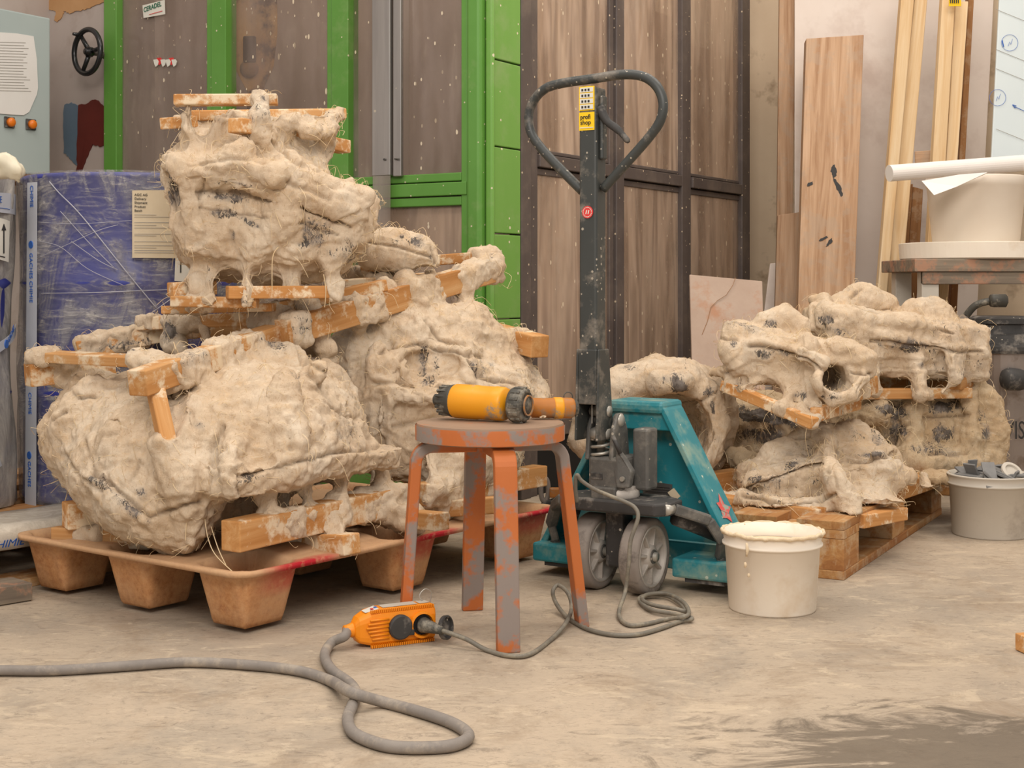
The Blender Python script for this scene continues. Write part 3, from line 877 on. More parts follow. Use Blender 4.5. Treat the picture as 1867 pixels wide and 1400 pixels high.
wl = bpy.data.objects['wall_left']
def patch(pts, mat, out):
    MB().prism([on_wall(a, b, out) for a, b in jag(pts, 1.3)], V * out).build('paint_patch', mat, wl)


patch([(117, 192), (130, 188), (144, 192), (145, 250), (146, 300), (138, 300), (128, 288), (118, 280), (116, 230)], 'paint_blue', 0.003)
patch([(143, 192), (160, 190), (170, 181), (180, 183), (188, 192), (200, 193), (200, 258), (186, 268), (170, 263), (160, 285), (150, 312), (143, 345), (141, 330), (142, 280)], 'paint_maroon', 0.005)
patch([(60, -20), (200, -20), (196, 2), (180, 8), (160, 16), (140, 20), (128, 24), (118, 21), (112, 34), (104, 40), (100, 36), (104, 22), (92, 18), (84, 10)], 'paint_ochre', 0.004)
vc = P(159, 94, on_wall(160, 94).y - 0.16); vn = (Vector((0.35, -1, 0.0)) - U * 0.25).normalized()
vn = Vector((-0.62, -0.78, 0.0)).normalized()
valve = root('handwheel_valve', on_wall(160, 94, 0.0), 'black handwheel valve on the steel wall above the drums', 'valve')
hx = Z.cross(vn).normalized(); R = 0.085
ring = [vc + (hx * math.cos(t) + Z * math.sin(t)) * R for t in np.linspace(0, 2 * math.pi, 40, endpoint=False)]
MB().tube(ring, 0.0105, 10, closed=True).build('rim', 'valve_black', valve, smooth=True)
for k in range(3):
    t = math.radians(125 + 120 * k); MB().tube([vc - vn * 0.012, vc - vn * 0.004 + (hx * math.cos(t) + Z * math.sin(t)) * R], [0.010, 0.008], 8).build('spoke', 'valve_black', valve, smooth=True)
MB().lathe(vc - vn * 0.02, [(0.02, 0), (0.02, 0.02), (0.012, 0.028), (0.012, 0.03), (0.001, 0.03)], vn, 20).build('hub', 'valve_black', valve, smooth=True)
hk = vc + (hx * math.cos(2.18) + Z * math.sin(2.18)) * R
MB().tube([hk, hk + vn * 0.012, hk + vn * 0.03], [0.006, 0.008, 0.006], 8).build('grip', 'valve_black', valve, smooth=True)
MB().tube([vc - vn * 0.01, vc - vn * 0.06, on_wall(200, 108, 0.0)], 0.012, 10).build('stem', 'dark_frame', valve, smooth=True)

# ---------------- electrical cabinet on the left, face along v
ec, _ = online(92, LW - V * 0.28 + U * 0.02, U)
cab = root('electrical_cabinet', ec + Z * 1.12, 'pale grey electrical cabinet with paper sheet and two orange buttons', 'cabinet')
zt, zb = zat(ec, 33), zat(ec, 321)
fa = ec; fb = ec - V * 0.55
cn = (Vector((-V.y, V.x, 0))).normalized()
if cn.x > 0: cn = -cn
MB().hexa([fb + Z * zb, fa + Z * zb, fa + cn * 0.34 + Z * zb, fb + cn * 0.34 + Z * zb, fb + Z * zt, fa + Z * zt, fa + cn * 0.34 + Z * zt, fb + cn * 0.34 + Z * zt]).build('body', 'enclosure_paint', cab, bevel=0.006)


def on_cab(px, py, out=0.004):
    q, _ = online(px, fa, V); q = q - cn * out; q.z = zat(q, py); return q


npap = MB().prism([on_cab(a, b, 0.004) for a, b in ((-12, 58), (30, 61), (60, 66), (66, 108), (68, 160), (66, 172), (52, 204), (42, 210), (20, 209), (-12, 206))], cn * 0.002).build('notice_paper', 'paper', cab)
for k in range(18):
    y = 76 + k * 5.2; x1 = 40 + 16 * random.random()
    MB().prism([on_cab(-10, y, 0.0052), on_cab(x1, y + 1.5, 0.0052), on_cab(x1, y + 2.4, 0.0052), on_cab(-10, y + 0.9, 0.0052)], cn * 0.0005).build('printed_line', 'ink_grey', npap)
for px, py in ((16, 223), (55, 227)):
    bpl = MB().obox(on_cab(px, py, 0.004), V * 0.022, cn * 0.003, Z * 0.02).build('button_plate', 'dusty_black', cab, bevel=0.002)
    MB().lathe(on_cab(px, py, 0.006), [(0.0165, 0), (0.0165, 0.012), (0.014, 0.016), (0.001, 0.017)], -cn, 18).build('button', 'orange_lens', bpl, smooth=True)
MB().hexa([fb + Z * (zb - 0.03), fa - V * 0.02 + Z * (zb - 0.03), fa - V * 0.02 + cn * 0.2 + Z * (zb - 0.03), fb + cn * 0.2 + Z * (zb - 0.03), fb + Z * zb, fa - V * 0.02 + Z * zb, fa - V * 0.02 + cn * 0.2 + Z * zb, fb + cn * 0.2 + Z * zb]).build('bracket', 'brown_board', cab)
lwall = structure(MB().hexa([p for z in (0, 3.2) for p in ((fa + V * 0.3 + cn * 0.36) + Z * z, (fb - V * 1.5 + cn * 0.36) + Z * z, (fb - V * 1.5 + cn * 0.42) + Z * z, (fa + V * 0.3 + cn * 0.42) + Z * z)]).build('wall_side', 'wall_steel'))

# ---------------- dark glazed partition along v
DC, _ = online(942, CB, V)
part = root('glazed_partition', DC, 'dark brown steel framed partition with dusty plastic panes', 'partition')
for x0, x1, o in ((942, 960, 0.02), (961, 976, 0.01), (1107, 1115, 0.01), (1116, 1130, 0.02), (1236, 1246, 0.02), (1247, 1256, 0.01), (1346, 1360, 0.02)):
    upright(part, 'post', x0, x1, DC, V, 0, 2.3, 0.05, 'dark_frame', o)
for x0, x1 in ((976, 1107), (1130, 1236), (1256, 1346)):
    rail(part, 'rail', x0, x1, DC, V, 271, 278, 973, 0.04, 'dark_frame', 0.005)
    rail(part, 'rail', x0, x1, DC, V, 280, 304, 973, 0.05, 'dark_frame', 0.02)
    rail(part, 'rail', x0, x1, DC, V, 306, 318, 973, 0.04, 'dark_frame', 0.005)
    rail(part, 'rail', x0, x1, DC, V, 770, 800, 973, 0.05, 'dark_frame', 0.02)
    rail(part, 'pane', x0 - 2, x1 + 2, DC, V, -400, 276, 973, 0.006, 'brown_pane', 0.0)
    rail(part, 'pane', x0 - 2, x1 + 2, DC, V, 312, 775, 973, 0.006, 'brown_pane', 0.0)
    rail(part, 'opening_dark_sheet', x0 - 2, x1 + 2, DC, V, 798, 940, 973, 0.006, 'black_void', 0.0)  # black sheet painting the dark of the frame's lower opening
UB = -Vector((-V.y, V.x, 0))
if UB.x > 0: UB = -UB
for i, (x0, x1, off, lab) in enumerate(((950, 1035, 0.10, 'brown stored board behind the partition pane left of the jack handle'),
                                   (1036, 1118, 0.14, 'brown stored board behind the partition pane at the jack handle'),
                                   (1120, 1190, 0.10, 'brown stored board behind the partition pane right of the jack handle'),
                                   (1192, 1245, 0.13, 'narrow stored board behind the middle partition panes'),
                                   (1250, 1352, 0.10, 'brown stored board behind the partition pane nearest the back wall'))):
    a, _ = online(x0, DC + Vector((-0.1, 0.06, 0)), V); b, _ = online(x1, DC + Vector((-0.1, 0.06, 0)), V)
    bo = beam('stored_board', (a + b) / 2 + UB * (off - 0.06) + Z * 0.02, (a + b) / 2 + UB * (off - 0.06) + Z * (2.2 - 0.1 * i), 0.03, (b - a).length * 0.97, 'stored_board', bevel=0.003)
    # stand the board's width along v
    x = Z; z = V; y = z.cross(x)
    mw = Matrix((x, y, z)).transposed().to_4x4(); mw.translation = (a + b) / 2 + UB * (off - 0.06) + Z * (1.11 - 0.05 * i); bo.matrix_basis = mw
    tag(bo, lab, 'board', 'boards stored behind the partition')
structure(MB().hexa([p + Z * z for z in (0, 3.0) for p in (DC + UB * 0.6 + V * 0.6, DC + UB * 0.6 + V * 2.4, DC + UB * 0.65 + V * 2.4, DC + UB * 0.65 + V * 0.6)]).build('wall_store', 'booth_brown'))


# ============================================================ PRESSED-WOOD PALLET (left)
A_ = Vector((-math.cos(math.radians(37)), math.sin(math.radians(37)), 0)); B_D = Vector((math.sin(math.radians(37)), math.cos(math.radians(37)), 0))
PC = Vector((-0.548, 2.885, 0)); PA, PB, PZ = 0.80, 1.13, 0.128


def press_pallet():
    r = root('pressed_wood_pallet', PC, 'brown pressed wood pallet with cup feet under the left stack of moulds', 'pallet')
    na, nb = 134, 188; a = np.linspace(0, PA, na); b = np.linspace(0, PB, nb); Ag, Bg = np.meshgrid(a, b, indexing='ij')
    z = np.full(Ag.shape, PZ)
    fa, fb = (0.095, 0.40, 0.705), (0.105, 0.565, 1.025)
    inside = np.full(Ag.shape, -1.0)
    for ca in fa:
        for cb in fb:
            da = np.abs(Ag - ca) - 0.045; db = np.abs(Bg - cb) - 0.05
            dist = np.hypot(np.maximum(da, 0), np.maximum(db, 0)) + np.minimum(np.maximum(da, db), 0)
            t = np.clip((0.035 - dist) / 0.03, 0, 1); z = np.minimum(z, PZ - (PZ - 0.012) * t)
    rib = 0.010 * np.clip(np.sin(Ag / PA * 6 * math.pi - 0.5 * math.pi), 0, 1) * ((Ag > 0.03) & (Ag < PA - 0.03)) * np.clip(np.minimum(Bg, PB - Bg) / 0.05 - 0.6, 0, 1)
    z = np.where(z > PZ - 0.002, z + rib, z)
    rim = np.minimum(np.minimum(Ag, PA - Ag), np.minimum(Bg, PB - Bg))
    # rounded plan corners
    cr = 0.05
    A2, B2 = Ag.copy(), Bg.copy()
    for sa in (0, 1):
        for sb in (0, 1):
            ca = cr if sa == 0 else PA - cr; cb = cr if sb == 0 else PB - cr
            m = ((Ag < cr) if sa == 0 else (Ag > PA - cr)) & ((Bg < cr) if sb == 0 else (Bg > PB - cr))
            da, db = Ag - ca, Bg - cb; L = np.maximum(np.abs(da), np.abs(db)); Ln = np.hypot(da, db) + 1e-9
            A2 = np.where(m, ca + da / Ln * L, A2); B2 = np.where(m, cb + db / Ln * L, B2)
    X = PC.x + A2 * A_.x + B2 * B_D.x; Y = PC.y + A2 * A_.y + B2 * B_D.y
    v = np.stack([X, Y, z], -1).reshape(-1, 3); idx = np.arange(na * nb).reshape(na, nb)
    f = np.stack([idx[:-1, :-1], idx[:-1, 1:], idx[1:, 1:], idx[1:, :-1]], -1).reshape(-1, 4)
    av, bv = A2.ravel(), B2.ravel()
    paint = np.zeros(len(v))
    for c, w in ((0.14, 0.10), (0.565, 0.09), (1.0, 0.12)):
        paint = np.maximum(paint, np.exp(-((bv - c - 0.04) / w) ** 4) * np.clip(1 - av / 0.035, 0, 1) ** 0.5 * (v[:, 2] > 0.085))
    dust = np.clip((v[:, 2] - 0.11) / 0.02, 0, 1)
    o = np_mesh('deck', v, f, 'presswood_painted', r, {'paint': paint, 'dust': dust})
    s = o.modifiers.new('thick', 'SOLIDIFY'); s.thickness = 0.011; s.offset = 1.0
    if Vector(o.data.polygons[0].normal).z < 0: s.offset = -1.0
    o.data.update(); return r


press_pallet()


def pal(a, b, z=0.0):
    return PC + A_ * a + B_D * b + Z * z


# ============================================================ DRUMS on their pallet
def wood_pallet(name, o, ax, ay, la, lb, label, boards_top=5, skip_top=False):
    """o corner, ax along the boards on the ground, ay across; three runners with nine blocks"""
    r = root(name, o, label, 'pallet')
    for i in range(3):
        y = 0.05 + (lb - 0.10) * i / 2
        beam('bottom_board', o + ax * 0.0 + ay * y + Z * 0.011, o + ax * la + ay * y + Z * 0.011, 0.1, 0.022, 'pallet_wood', r)
        for j in range(3):
            x = 0.0725 + (la - 0.145) * j / 2
            beam('block', o + ax * (x - 0.0715) + ay * y + Z * 0.061, o + ax * (x + 0.0715) + ay * y + Z * 0.061, 0.098, 0.078, 'pallet_wood', r)
    for j in range(3):
        x = 0.0725 + (la - 0.145) * j / 2
        beam('cross_board', o + ax * x + Z * 0.111, o + ax * x + ay * lb + Z * 0.111, 0.145, 0.022, 'pallet_wood', r)
    for i in range(boards_top):
        y = 0.06 + (lb - 0.12) * i / (boards_top - 1)
        beam('deck_board', o + ay * y + Z * 0.133, o + ax * la + ay * y + Z * 0.133, 0.12, 0.022, 'pallet_wood', r)
    return r


DQ = Vector((-1.165, 3.20, 0)) + A_ * 0.13
wood_pallet('drum_pallet', DQ - B_D * 0.12, B_D, A_, 1.2, 1.0, 'wooden pallet under the blue drums at the left edge')
DZ = 0.146


def drum(name, c, label, wrapmat, spec):
    r = root(name, Vector((c[0], c[1], DZ)), label, 'drum')
    R, Hh = 0.286, 0.875; o = Vector((c[0], c[1], DZ))
    pr = [(0.27, 0), (R, 0.004), (R + 0.004, 0.012), (R, 0.02), (R, 0.28), (R + 0.009, 0.295), (R, 0.31), (R, 0.57), (R + 0.009, 0.585), (R, 0.60), (R, 0.855), (R + 0.006, 0.862), (R + 0.006, 0.872), (R - 0.004, 0.875), (R - 0.012, 0.86), (0.001, 0.86)]
    MB().lathe(o, pr, Z, 64).build('drum_body', 'drum_blue', r, smooth=True)
    # film wound round the drum, slightly loose and rippled
    v = []; f = []; ns, nh = 96, 40
    for j in range(nh + 1):
        for k in range(ns):
            t = 2 * math.pi * k / ns; hh = j / nh
            rr = R + 0.011 + 0.004 * math.sin(5 * t + 9 * hh) + 0.003 * math.sin(17 * t - 14 * hh)
            if spec == 'left': rr += 0.008 * math.sin(7 * hh + 3 * t)
            v.append(o + Vector((rr * math.cos(t), rr * math.sin(t), 0.002 + hh * (Hh + 0.002))))
    for j in range(nh):
        for k in range(ns): f.append((j * ns + k, j * ns + (k + 1) % ns, (j + 1) * ns + (k + 1) % ns, (j + 1) * ns + k))
    add_mesh('stretch_wrap', v, f, wrapmat, r, smooth=True)
    return r, o, R + 0.018


d1c = (-1.070, 4.0); d2c = (-1.615, 3.715)
dr1, do1, dR = drum('blue_drum', d1c, 'blue steel drum in clear film with a cargo label, beside the moulds', 'stretch_wrap', 'right')
dr2, do2, dR2 = drum('wrapped_drum', d2c, 'film wrapped drum with cream bundle on top at the left edge', 'cloudy_wrap', 'left')


def on_drum(c, R, px, py):
    """angle and height of the point of the drum's front seen at a pixel"""
    k = (px - 933.5) / FPX; cx, cy = c
    A = k * k + 1; Bq = -2 * (k * cx + cy); Cq = cx * cx + cy * cy - R * R; disc = max(Bq * Bq - 4 * A * Cq, 0)
    D = (-Bq - math.sqrt(disc)) / (2 * A); x = k * D
    return math.atan2(x - cx, cy - D), CAMH - (py - HOR) / FPX * D


def drum_patch(parent, c, R, quad, name, mat, th=0.0012, n=10):
    """sheet of paper or tape wrapped on the drum between four pixels (tl,tr,br,bl)"""
    q = [on_drum(c, R, *p) for p in quad]; v = []; f = []
    for i in range(n + 1):
        s = i / n
        top = [q[0][k] * (1 - s) + q[1][k] * s for k in (0, 1)]; bot = [q[3][k] * (1 - s) + q[2][k] * s for k in (0, 1)]
        for j in range(5):
            t = j / 4; a = top[0] * (1 - t) + bot[0] * t; z = top[1] * (1 - t) + bot[1] * t
            for rr in (R, R + th): v.append((c[0] + rr * math.sin(a), c[1] - rr * math.cos(a), z))
    I = lambda i, j, l: (i * 5 + j) * 2 + l
    for i in range(n):
        for j in range(4):
            f.append((I(i, j, 1), I(i + 1, j, 1), I(i + 1, j + 1, 1), I(i, j + 1, 1))); f.append((I(i, j, 0), I(i, j + 1, 0), I(i + 1, j + 1, 0), I(i + 1, j, 0)))
    for i in range(n):
        f.append((I(i, 0, 0), I(i + 1, 0, 0), I(i + 1, 0, 1), I(i, 0, 1))); f.append((I(i, 4, 1), I(i + 1, 4, 1), I(i + 1, 4, 0), I(i, 4, 0)))
    for j in range(4):
        f.append((I(0, j, 1), I(0, j + 1, 1), I(0, j + 1, 0), I(0, j, 0))); f.append((I(n, j, 0), I(n, j + 1, 0), I(n, j + 1, 1), I(n, j, 1)))
    return add_mesh(name, v, f, mat, parent, smooth=False)


def drum_text(parent, c, R, px, py, body, size, mat, vertical=False, ang=0.0, wx=1.0, bold=False):
    a, z = on_drum(c, R, px, py)
    if vertical: xd, yd = Vector((0, 0, -1)), Vector((1, 0, 0))
    else: xd, yd = Vector((math.cos(ang), 0, math.sin(ang))), Vector((-math.sin(ang), 0, math.cos(ang)))
    return text('lettering', body, size, Vector((0, 0, z)), xd, yd, mat, parent, bend=(c, R, a), wx=wx, bold=bold)


tp1 = drum_patch(dr1, d1c, dR, ((50.5, 333), (68, 332), (66, 925), (46, 925)), 'printed_tape', 'tape_white', n=4)
for y, s in ((338, 'CHIMIE'), (461, 'GACHES CHIMIE'), (715, 'CHIMIE'), (840, 'GACHES')):
    drum_text(tp1, d1c, dR + 0.002, 55 - (y - 330) * 0.008, y, s, 0.021, 'ink_blue', vertical=True, wx=0.86)
for y in (446, 830):
    a, z = on_drum(d1c, dR + 0.002, 57 - (y - 330) * 0.008, y)
    MB().lathe((d1c[0] + dR * math.sin(a), d1c[1] - dR * math.cos(a), z), [(0.001, 0.003), (0.010, 0.003), (0.011, 0.0)], Vector((math.sin(a), -math.cos(a), 0)), 18).build('tape_logo', 'ink_blue', tp1)
lb1 = drum_patch(dr1, d1c, dR, ((241, 347), (340, 347), (340, 471), (241, 470)), 'cargo_label', 'label_paper')
for i, s in enumerate(('AGC AG', 'Delivery', 'Shipment', 'Product', 'Batch')):
    drum_text(lb1, d1c, dR + 0.002, 245, 357 + i * 7.2, s, 0.0088, 'ink_black')
for i, y in enumerate((391, 395, 405, 410, 415, 426, 429, 440, 447, 451, 456, 460)):
    a, z = on_drum(d1c, dR + 0.002, 245, y); b, z2 = on_drum(d1c, dR + 0.002, 330 if i % 3 else 290, y)
    drum_patch(lb1, d1c, dR + 0.0016, ((245, y), (335 if i % 3 else 285, y + 0.5), (335 if i % 3 else 285, y + 1.3), (245, y + 0.8)), 'printed_line', 'ink_grey', 0.0006, 8)
al1 = drum_patch(dr1, d1c, dR, ((321, 440), (345, 438), (345, 514), (318, 512)), 'arrow_label', 'sticker_white', n=4)


def arrow(parent, c, R, px, y0, y1, w, hw):
    drum_patch(parent, c, R, ((px - w, y0 + 10), (px + w, y0 + 10), (px + w, y1), (px - w, y1)), 'arrow_shaft', 'ink_black', 0.0006, 2)
    drum_patch(parent, c, R, ((px - 0.2, y0), (px + 0.2, y0), (px + hw, y0 + 12), (px - hw, y0 + 12)), 'arrow_head', 'ink_black', 0.0006, 2)


arrow(al1, d1c, dR + 0.0018, 329.5, 455, 497, 1.0, 4.2)
al2 = drum_patch(dr2, d2c, dR2, ((-14, 394), (17, 403), (15, 478), (-14, 470)), 'arrow_label', 'sticker_white', n=4)
arrow(al2, d2c, dR2 + 0.0018, 7, 408, 462, 1.0, 4.2)
drum_patch(al2, d2c, dR2 + 0.0018, ((0, 466), (9, 468), (9, 470), (0, 468)), 'arrow_foot', 'ink_black', 0.0006, 2)
wl2 = drum_patch(dr2, d2c, dR2, ((-14, 350), (33, 355), (35, 393), (-14, 386)), 'white_label', 'tape_white', n=4)
drum_text(wl2, d2c, dR2 + 0.002, -11, 368, 'MIE', 0.024, 'ink_blue')
drum_patch(wl2, d2c, dR2 + 0.0018, ((-14, 377), (18, 381), (18, 382), (-14, 378)), 'printed_line', 'ink_blue', 0.0006, 4)
for q, s, x, y, an in ((((-14, 631), (42, 590), (42, 606), (-14, 650)), 'GACHES', 4, 636, 0.62), (((-14, 838), (44, 786), (44, 805), (-14, 862)), 'CHIMIE', -6, 848, 0.7)):
    tpq = drum_patch(dr2, d2c, dR2, q, 'printed_tape', 'tape_white', n=6)
    drum_text(tpq, d2c, dR2 + 0.002, x + 12, y - 10, s, 0.02, 'ink_blue', ang=an, wx=0.85)
a, z = on_drum(d2c, dR2 + 0.002, 12, 627)
MB().lathe((d2c[0] + dR2 * math.sin(a), d2c[1] - dR2 * math.cos(a), z), [(0.001, 0.003), (0.011, 0.003), (0.012, 0.0)], Vector((math.sin(a), -math.cos(a), 0)), 18).build('tape_logo', 'ink_blue', dr2)


def wrap_line(pts, r, parent, c, R):
    q = []
    for px, py in pts:
        a, z = on_drum(c, R, px, py); q.append((c[0] + R * math.sin(a), c[1] - R * math.cos(a), z))
    MB().tube(smooth_path(q, 6), r, 5).build('film_fold', 'film_edge', parent, smooth=True)


for pts, r in ((((90, 331), (108, 352), (150, 395), (230, 495), (288, 565)), 0.0016), (((70, 470), (120, 447), (180, 420), (215, 410)), 0.0008), (((70, 440), (110, 450), (160, 490), (225, 520)), 0.0008),
               (((225, 607), (270, 575), (312, 545)), 0.0014), (((70, 405), (140, 408), (240, 402)), 0.0007), (((75, 535), (180, 533), (310, 528)), 0.0012), (((110, 385), (160, 440), (210, 490)), 0.001), (((130, 440), (180, 475), (215, 492)), 0.0009)):
    wrap_line(pts, r, dr1, d1c, dR + 0.001)
# cream bundle sitting on the left drum, film spread over the pallet in front
m = Mould('cream_bundle', 'cream film bundle lying on top of the wrapped drum', P(0, 318, 3.5), 'bundle', 0.008, mat='wrap_cream')
m.box((-30, 305, 3.55), (0.085, 0.06, 0.022), pitch=4, rnd=0.016, k=0.02).chain([(20, 298, 3.5, 12), (33, 312, 3.5, 12), (36, 330, 3.5, 7)], 0.02).chain([(-20, 290, 3.5, 10), (20, 294, 3.5, 10)], 0.02); m.build(0.006, 0.003, 0, rough=0.004)
v = []; f = []; rs = np.random.RandomState(5)
cs = ((118, 925, 0.16), (105, 945, 0.152), (60, 975, 0.150), (-40, 1000, 0.15)); ce = ((108, 958, 0.13), (60, 985, 0.10), (20, 1000, 0.08), (-60, 1015, 0.05))
nn = 14
for i in range(nn + 1):
    t = i / nn
    for j in range(8):
        s = j / 7; a = DQ + B_D * (0.80 - t * 0.95) + A_ * (0.20 - 0.22 * min(s * 1.3, 1.0)); z = 0.151 if s < 0.77 else 0.151 - (s - 0.77) * 0.22
        a = a + Vector((0, 0, z + 0.004 * rs.rand())) + A_ * 0.01 * rs.rand(); v.append(a)
for i in range(nn):
    for j in range(7): f.append((i * 8 + j, i * 8 + j + 1, (i + 1) * 8 + j + 1, (i + 1) * 8 + j))
sk = add_mesh('film_skirt', v, f, 'film_sheet', None, smooth=True)
sk.modifiers.new('thick', 'SOLIDIFY').thickness = 0.0015
tag(sk, 'loose clear film skirt spread over the drum pallet edge', 'plastic film')
text('lettering', 'CHIMIE', 0.03, DQ + B_D * 0.05 - A_ * 0.032 + Z * 0.112, B_D, (Z * 0.8 - A_ * 0.4).normalized(), 'ink_blue', sk)
beam('floor_board', Vector((-1.42, 3.02, 0.022)), Vector((-1.137, 3.31, 0.022)), 0.10, 0.04, 'grey_bench_wood')
tag(bpy.data.objects['floor_board'], 'grey weathered board lying on the floor at the left edge', 'board')


# ============================================================ PLASTER MOULDS, LEFT STACK
# front mould
m = Mould('plaster_mould', 'large front plaster mould with battens on the pressed wood pallet', pal(0.35, 0.25, 0.13), seed=1, h=0.0048)
m.chain([(178, 742, 3.42, 62), (160, 800, 3.38, 72), (215, 860, 3.25, 76), (262, 912, 3.16, 62), (285, 955, 3.10, 34)], 0.06)
m.chain([(120, 790, 3.42, 36), (130, 840, 3.38, 36), (190, 890, 3.28, 34)], 0.03)
m.chain([(245, 770, 3.35, 85), (300, 850, 3.24, 100), (330, 915, 3.15, 66)], 0.07)
m.pr.append(('b', np.array(pal(0.235, 0.288, 0.315)), np.array([0.195, 0.262, 0.034]), np.array(Matrix((-A_, B_D, Z)).transposed()), 0.012, 0.03))
m.pr.append(('e', np.array(pal(0.25, 0.31, 0.345)), np.array([0.20, 0.27, 0.205]), np.array(Matrix((-A_, B_D, Z)).transposed()), 0, 0.05))
m.cut.append(('b', np.array(pal(0.11, 0.50, 0.19)), np.array([0.19, 0.37, 0.085]), np.array(Matrix((-A_, B_D, Z)).transposed()), 0.04, 0.06))
m.chain([(390, 720, 3.38, 80), (470, 705, 3.42, 70), (575, 720, 3.5, 66)], 0.05)
m.chain([(340, 880, 3.16, 62), (330, 950, 3.12, 42), (400, 930, 3.16, 40)], 0.05)
m.band((318, 735, 18), (316, 800, 24), (335, 870, 28), (352, 940, 26), (345, 975, 20)).band((520, 690, 14), (522, 770, 20), (528, 850, 22), (545, 880, 16))
m.band((440, 770, 10), (420, 830, 15), (430, 880, 14)).band((640, 690, 12), (668, 740, 14), (700, 790, 14)).band((170, 700, 18), (150, 740, 24), (110, 780, 22)).band((600, 640, 18), (560, 700, 16))
m.band((210, 800, 10), (190, 830, 9), (172, 866, 8)).band((160, 870, 8), (220, 920, 9), (272, 948, 10))
m.chain([(478, 872, 3.12, 20), (486, 915, 3.08, 13), (492, 945, 3.06, 18)], 0.02, late=True)
m.chain([(548, 862, 3.20, 20), (560, 905, 3.17, 13), (568, 940, 3.15, 18), (560, 965, 3.14, 16)], 0.02, late=True)
m.chain([(632, 850, 3.30, 20), (618, 900, 3.25, 14), (622, 935, 3.23, 18), (622, 975, 3.15, 16)], 0.02, late=True)
m.chain([(700, 830, 3.42, 18), (698, 880, 3.39, 13), (705, 910, 3.38, 18)], 0.02, late=True)
m.chain([(520, 880, 3.22, 16), (515, 920, 3.2, 10), (520, 960, 3.2, 14)], 0.02, late=True)
m.chain([(470, 640, 3.42, 26), (530, 650, 3.4, 22), (555, 690, 3.36, 18)], 0.03)
m.chain([(250, 655, 3.22, 22), (285, 665, 3.2, 24), (300, 690, 3.15, 22)], 0.02)
m.chain([(330, 690, 3.22, 26), (360, 685, 3.26, 24), (420, 660, 3.32, 24)], 0.03)
m.chain([(415, 660, 3.34, 18), (425, 690, 3.34, 12), (428, 700, 3.33, 8)], 0.02)
m.chain([(85, 645, 3.42, 12), (60, 652, 3.42, 12)], 0.02).chain([(185, 700, 3.42, 20), (195, 720, 3.40, 14)], 0.03)
m.chain([(300, 1000, 3.12, 6), (340, 1003, 3.12, 6)], 0.02)
m.batten((50, 684, 3.40), (205, 668, 3.52), 0.055, 0.055, ((0.28, 0.55),))
m.batten((58, 648, 3.42), (290, 660, 3.24), 0.05, 0.024, ((0.0, 0.16), (0.68, 1.0)), roll=0.1)
m.batten((250, 699, 3.02), (500, 612, 3.46), 0.052, 0.056, ((0.16, 0.42), (0.52, 0.85)), fat=0.007)
m.batten((140, 640, 3.60), (325, 598, 3.70), 0.045, 0.05, ((0.0, 0.7),))
m.batten((284, 712, 3.06), (306, 812, 3.03), 0.034, 0.034, ((0.85, 1.0),), roll=0.3)
m.batten((420, 978, 2.96), (745, 905, 3.46), 0.055, 0.064, ((0.16, 0.34), (0.42, 0.56), (0.66, 0.95)), fat=0.005)
m.batten((642, 992, 3.12), (430, 985, 3.40), 0.05, 0.045, ((0.0, 0.16), (0.3, 0.7)), fat=0.004)
m.batten((118, 940, 3.30), (330, 920, 3.44), 0.06, 0.06, ((0.55, 0.9),))
m.batten((105, 975, 3.34), (330, 985, 3.22), 0.05, 0.042, ((0.18, 0.42), (0.72, 1.0)), fat=0.004)
m.batten((806, 951, 3.25), (640, 935, 3.5), 0.045, 0.040, ((0.3, 0.6),))
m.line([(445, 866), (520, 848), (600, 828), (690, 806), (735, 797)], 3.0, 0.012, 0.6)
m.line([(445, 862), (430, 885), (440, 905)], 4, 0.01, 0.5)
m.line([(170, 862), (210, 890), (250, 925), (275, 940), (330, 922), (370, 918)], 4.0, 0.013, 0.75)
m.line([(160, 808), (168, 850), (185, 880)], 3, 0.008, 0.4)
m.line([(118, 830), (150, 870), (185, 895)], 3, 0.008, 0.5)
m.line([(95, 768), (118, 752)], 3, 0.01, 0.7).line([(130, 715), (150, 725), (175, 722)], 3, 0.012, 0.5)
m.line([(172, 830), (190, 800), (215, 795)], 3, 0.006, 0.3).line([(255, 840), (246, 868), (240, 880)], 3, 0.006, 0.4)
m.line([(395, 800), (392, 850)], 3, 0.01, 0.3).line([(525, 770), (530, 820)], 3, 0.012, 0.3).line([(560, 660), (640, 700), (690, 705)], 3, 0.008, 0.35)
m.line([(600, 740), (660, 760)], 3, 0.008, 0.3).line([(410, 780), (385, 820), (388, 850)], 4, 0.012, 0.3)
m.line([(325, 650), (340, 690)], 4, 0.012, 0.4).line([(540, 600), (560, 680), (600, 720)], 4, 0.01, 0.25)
m.dent(460, 855, 45, 16, 0.012, -18).dent(310, 740, 26, 60, 0.022).dent(215, 770, 40, 30, -0.008).dent(355, 760, 28, 50, -0.006).dent(370, 880, 14, 40, 0.01)
m.stain(190, 885, 30, 14, 1.0, 35).stain(235, 925, 40, 12, 1.0, 40).stain(275, 955, 12, 16, 1.0).stain(262, 900, 14, 12, 0.9).stain(450, 875, 40, 14, 1.0, -12)
m.stain(640, 790, 50, 10, 0.7, -14).stain(180, 838, 10, 10, 0.8).stain(500, 620, 30, 16, 0.8).stain(340, 655, 60, 20, 0.6, -15).stain(225, 630, 80, 16, 0.8, -12).stain(540, 690, 20, 30, 0.7, 50)
m.stain(540, 960, 20, 30, 0.3).stain(470, 960, 10, 26, 0.8).stain(370, 780, 10, 8, 0.7)
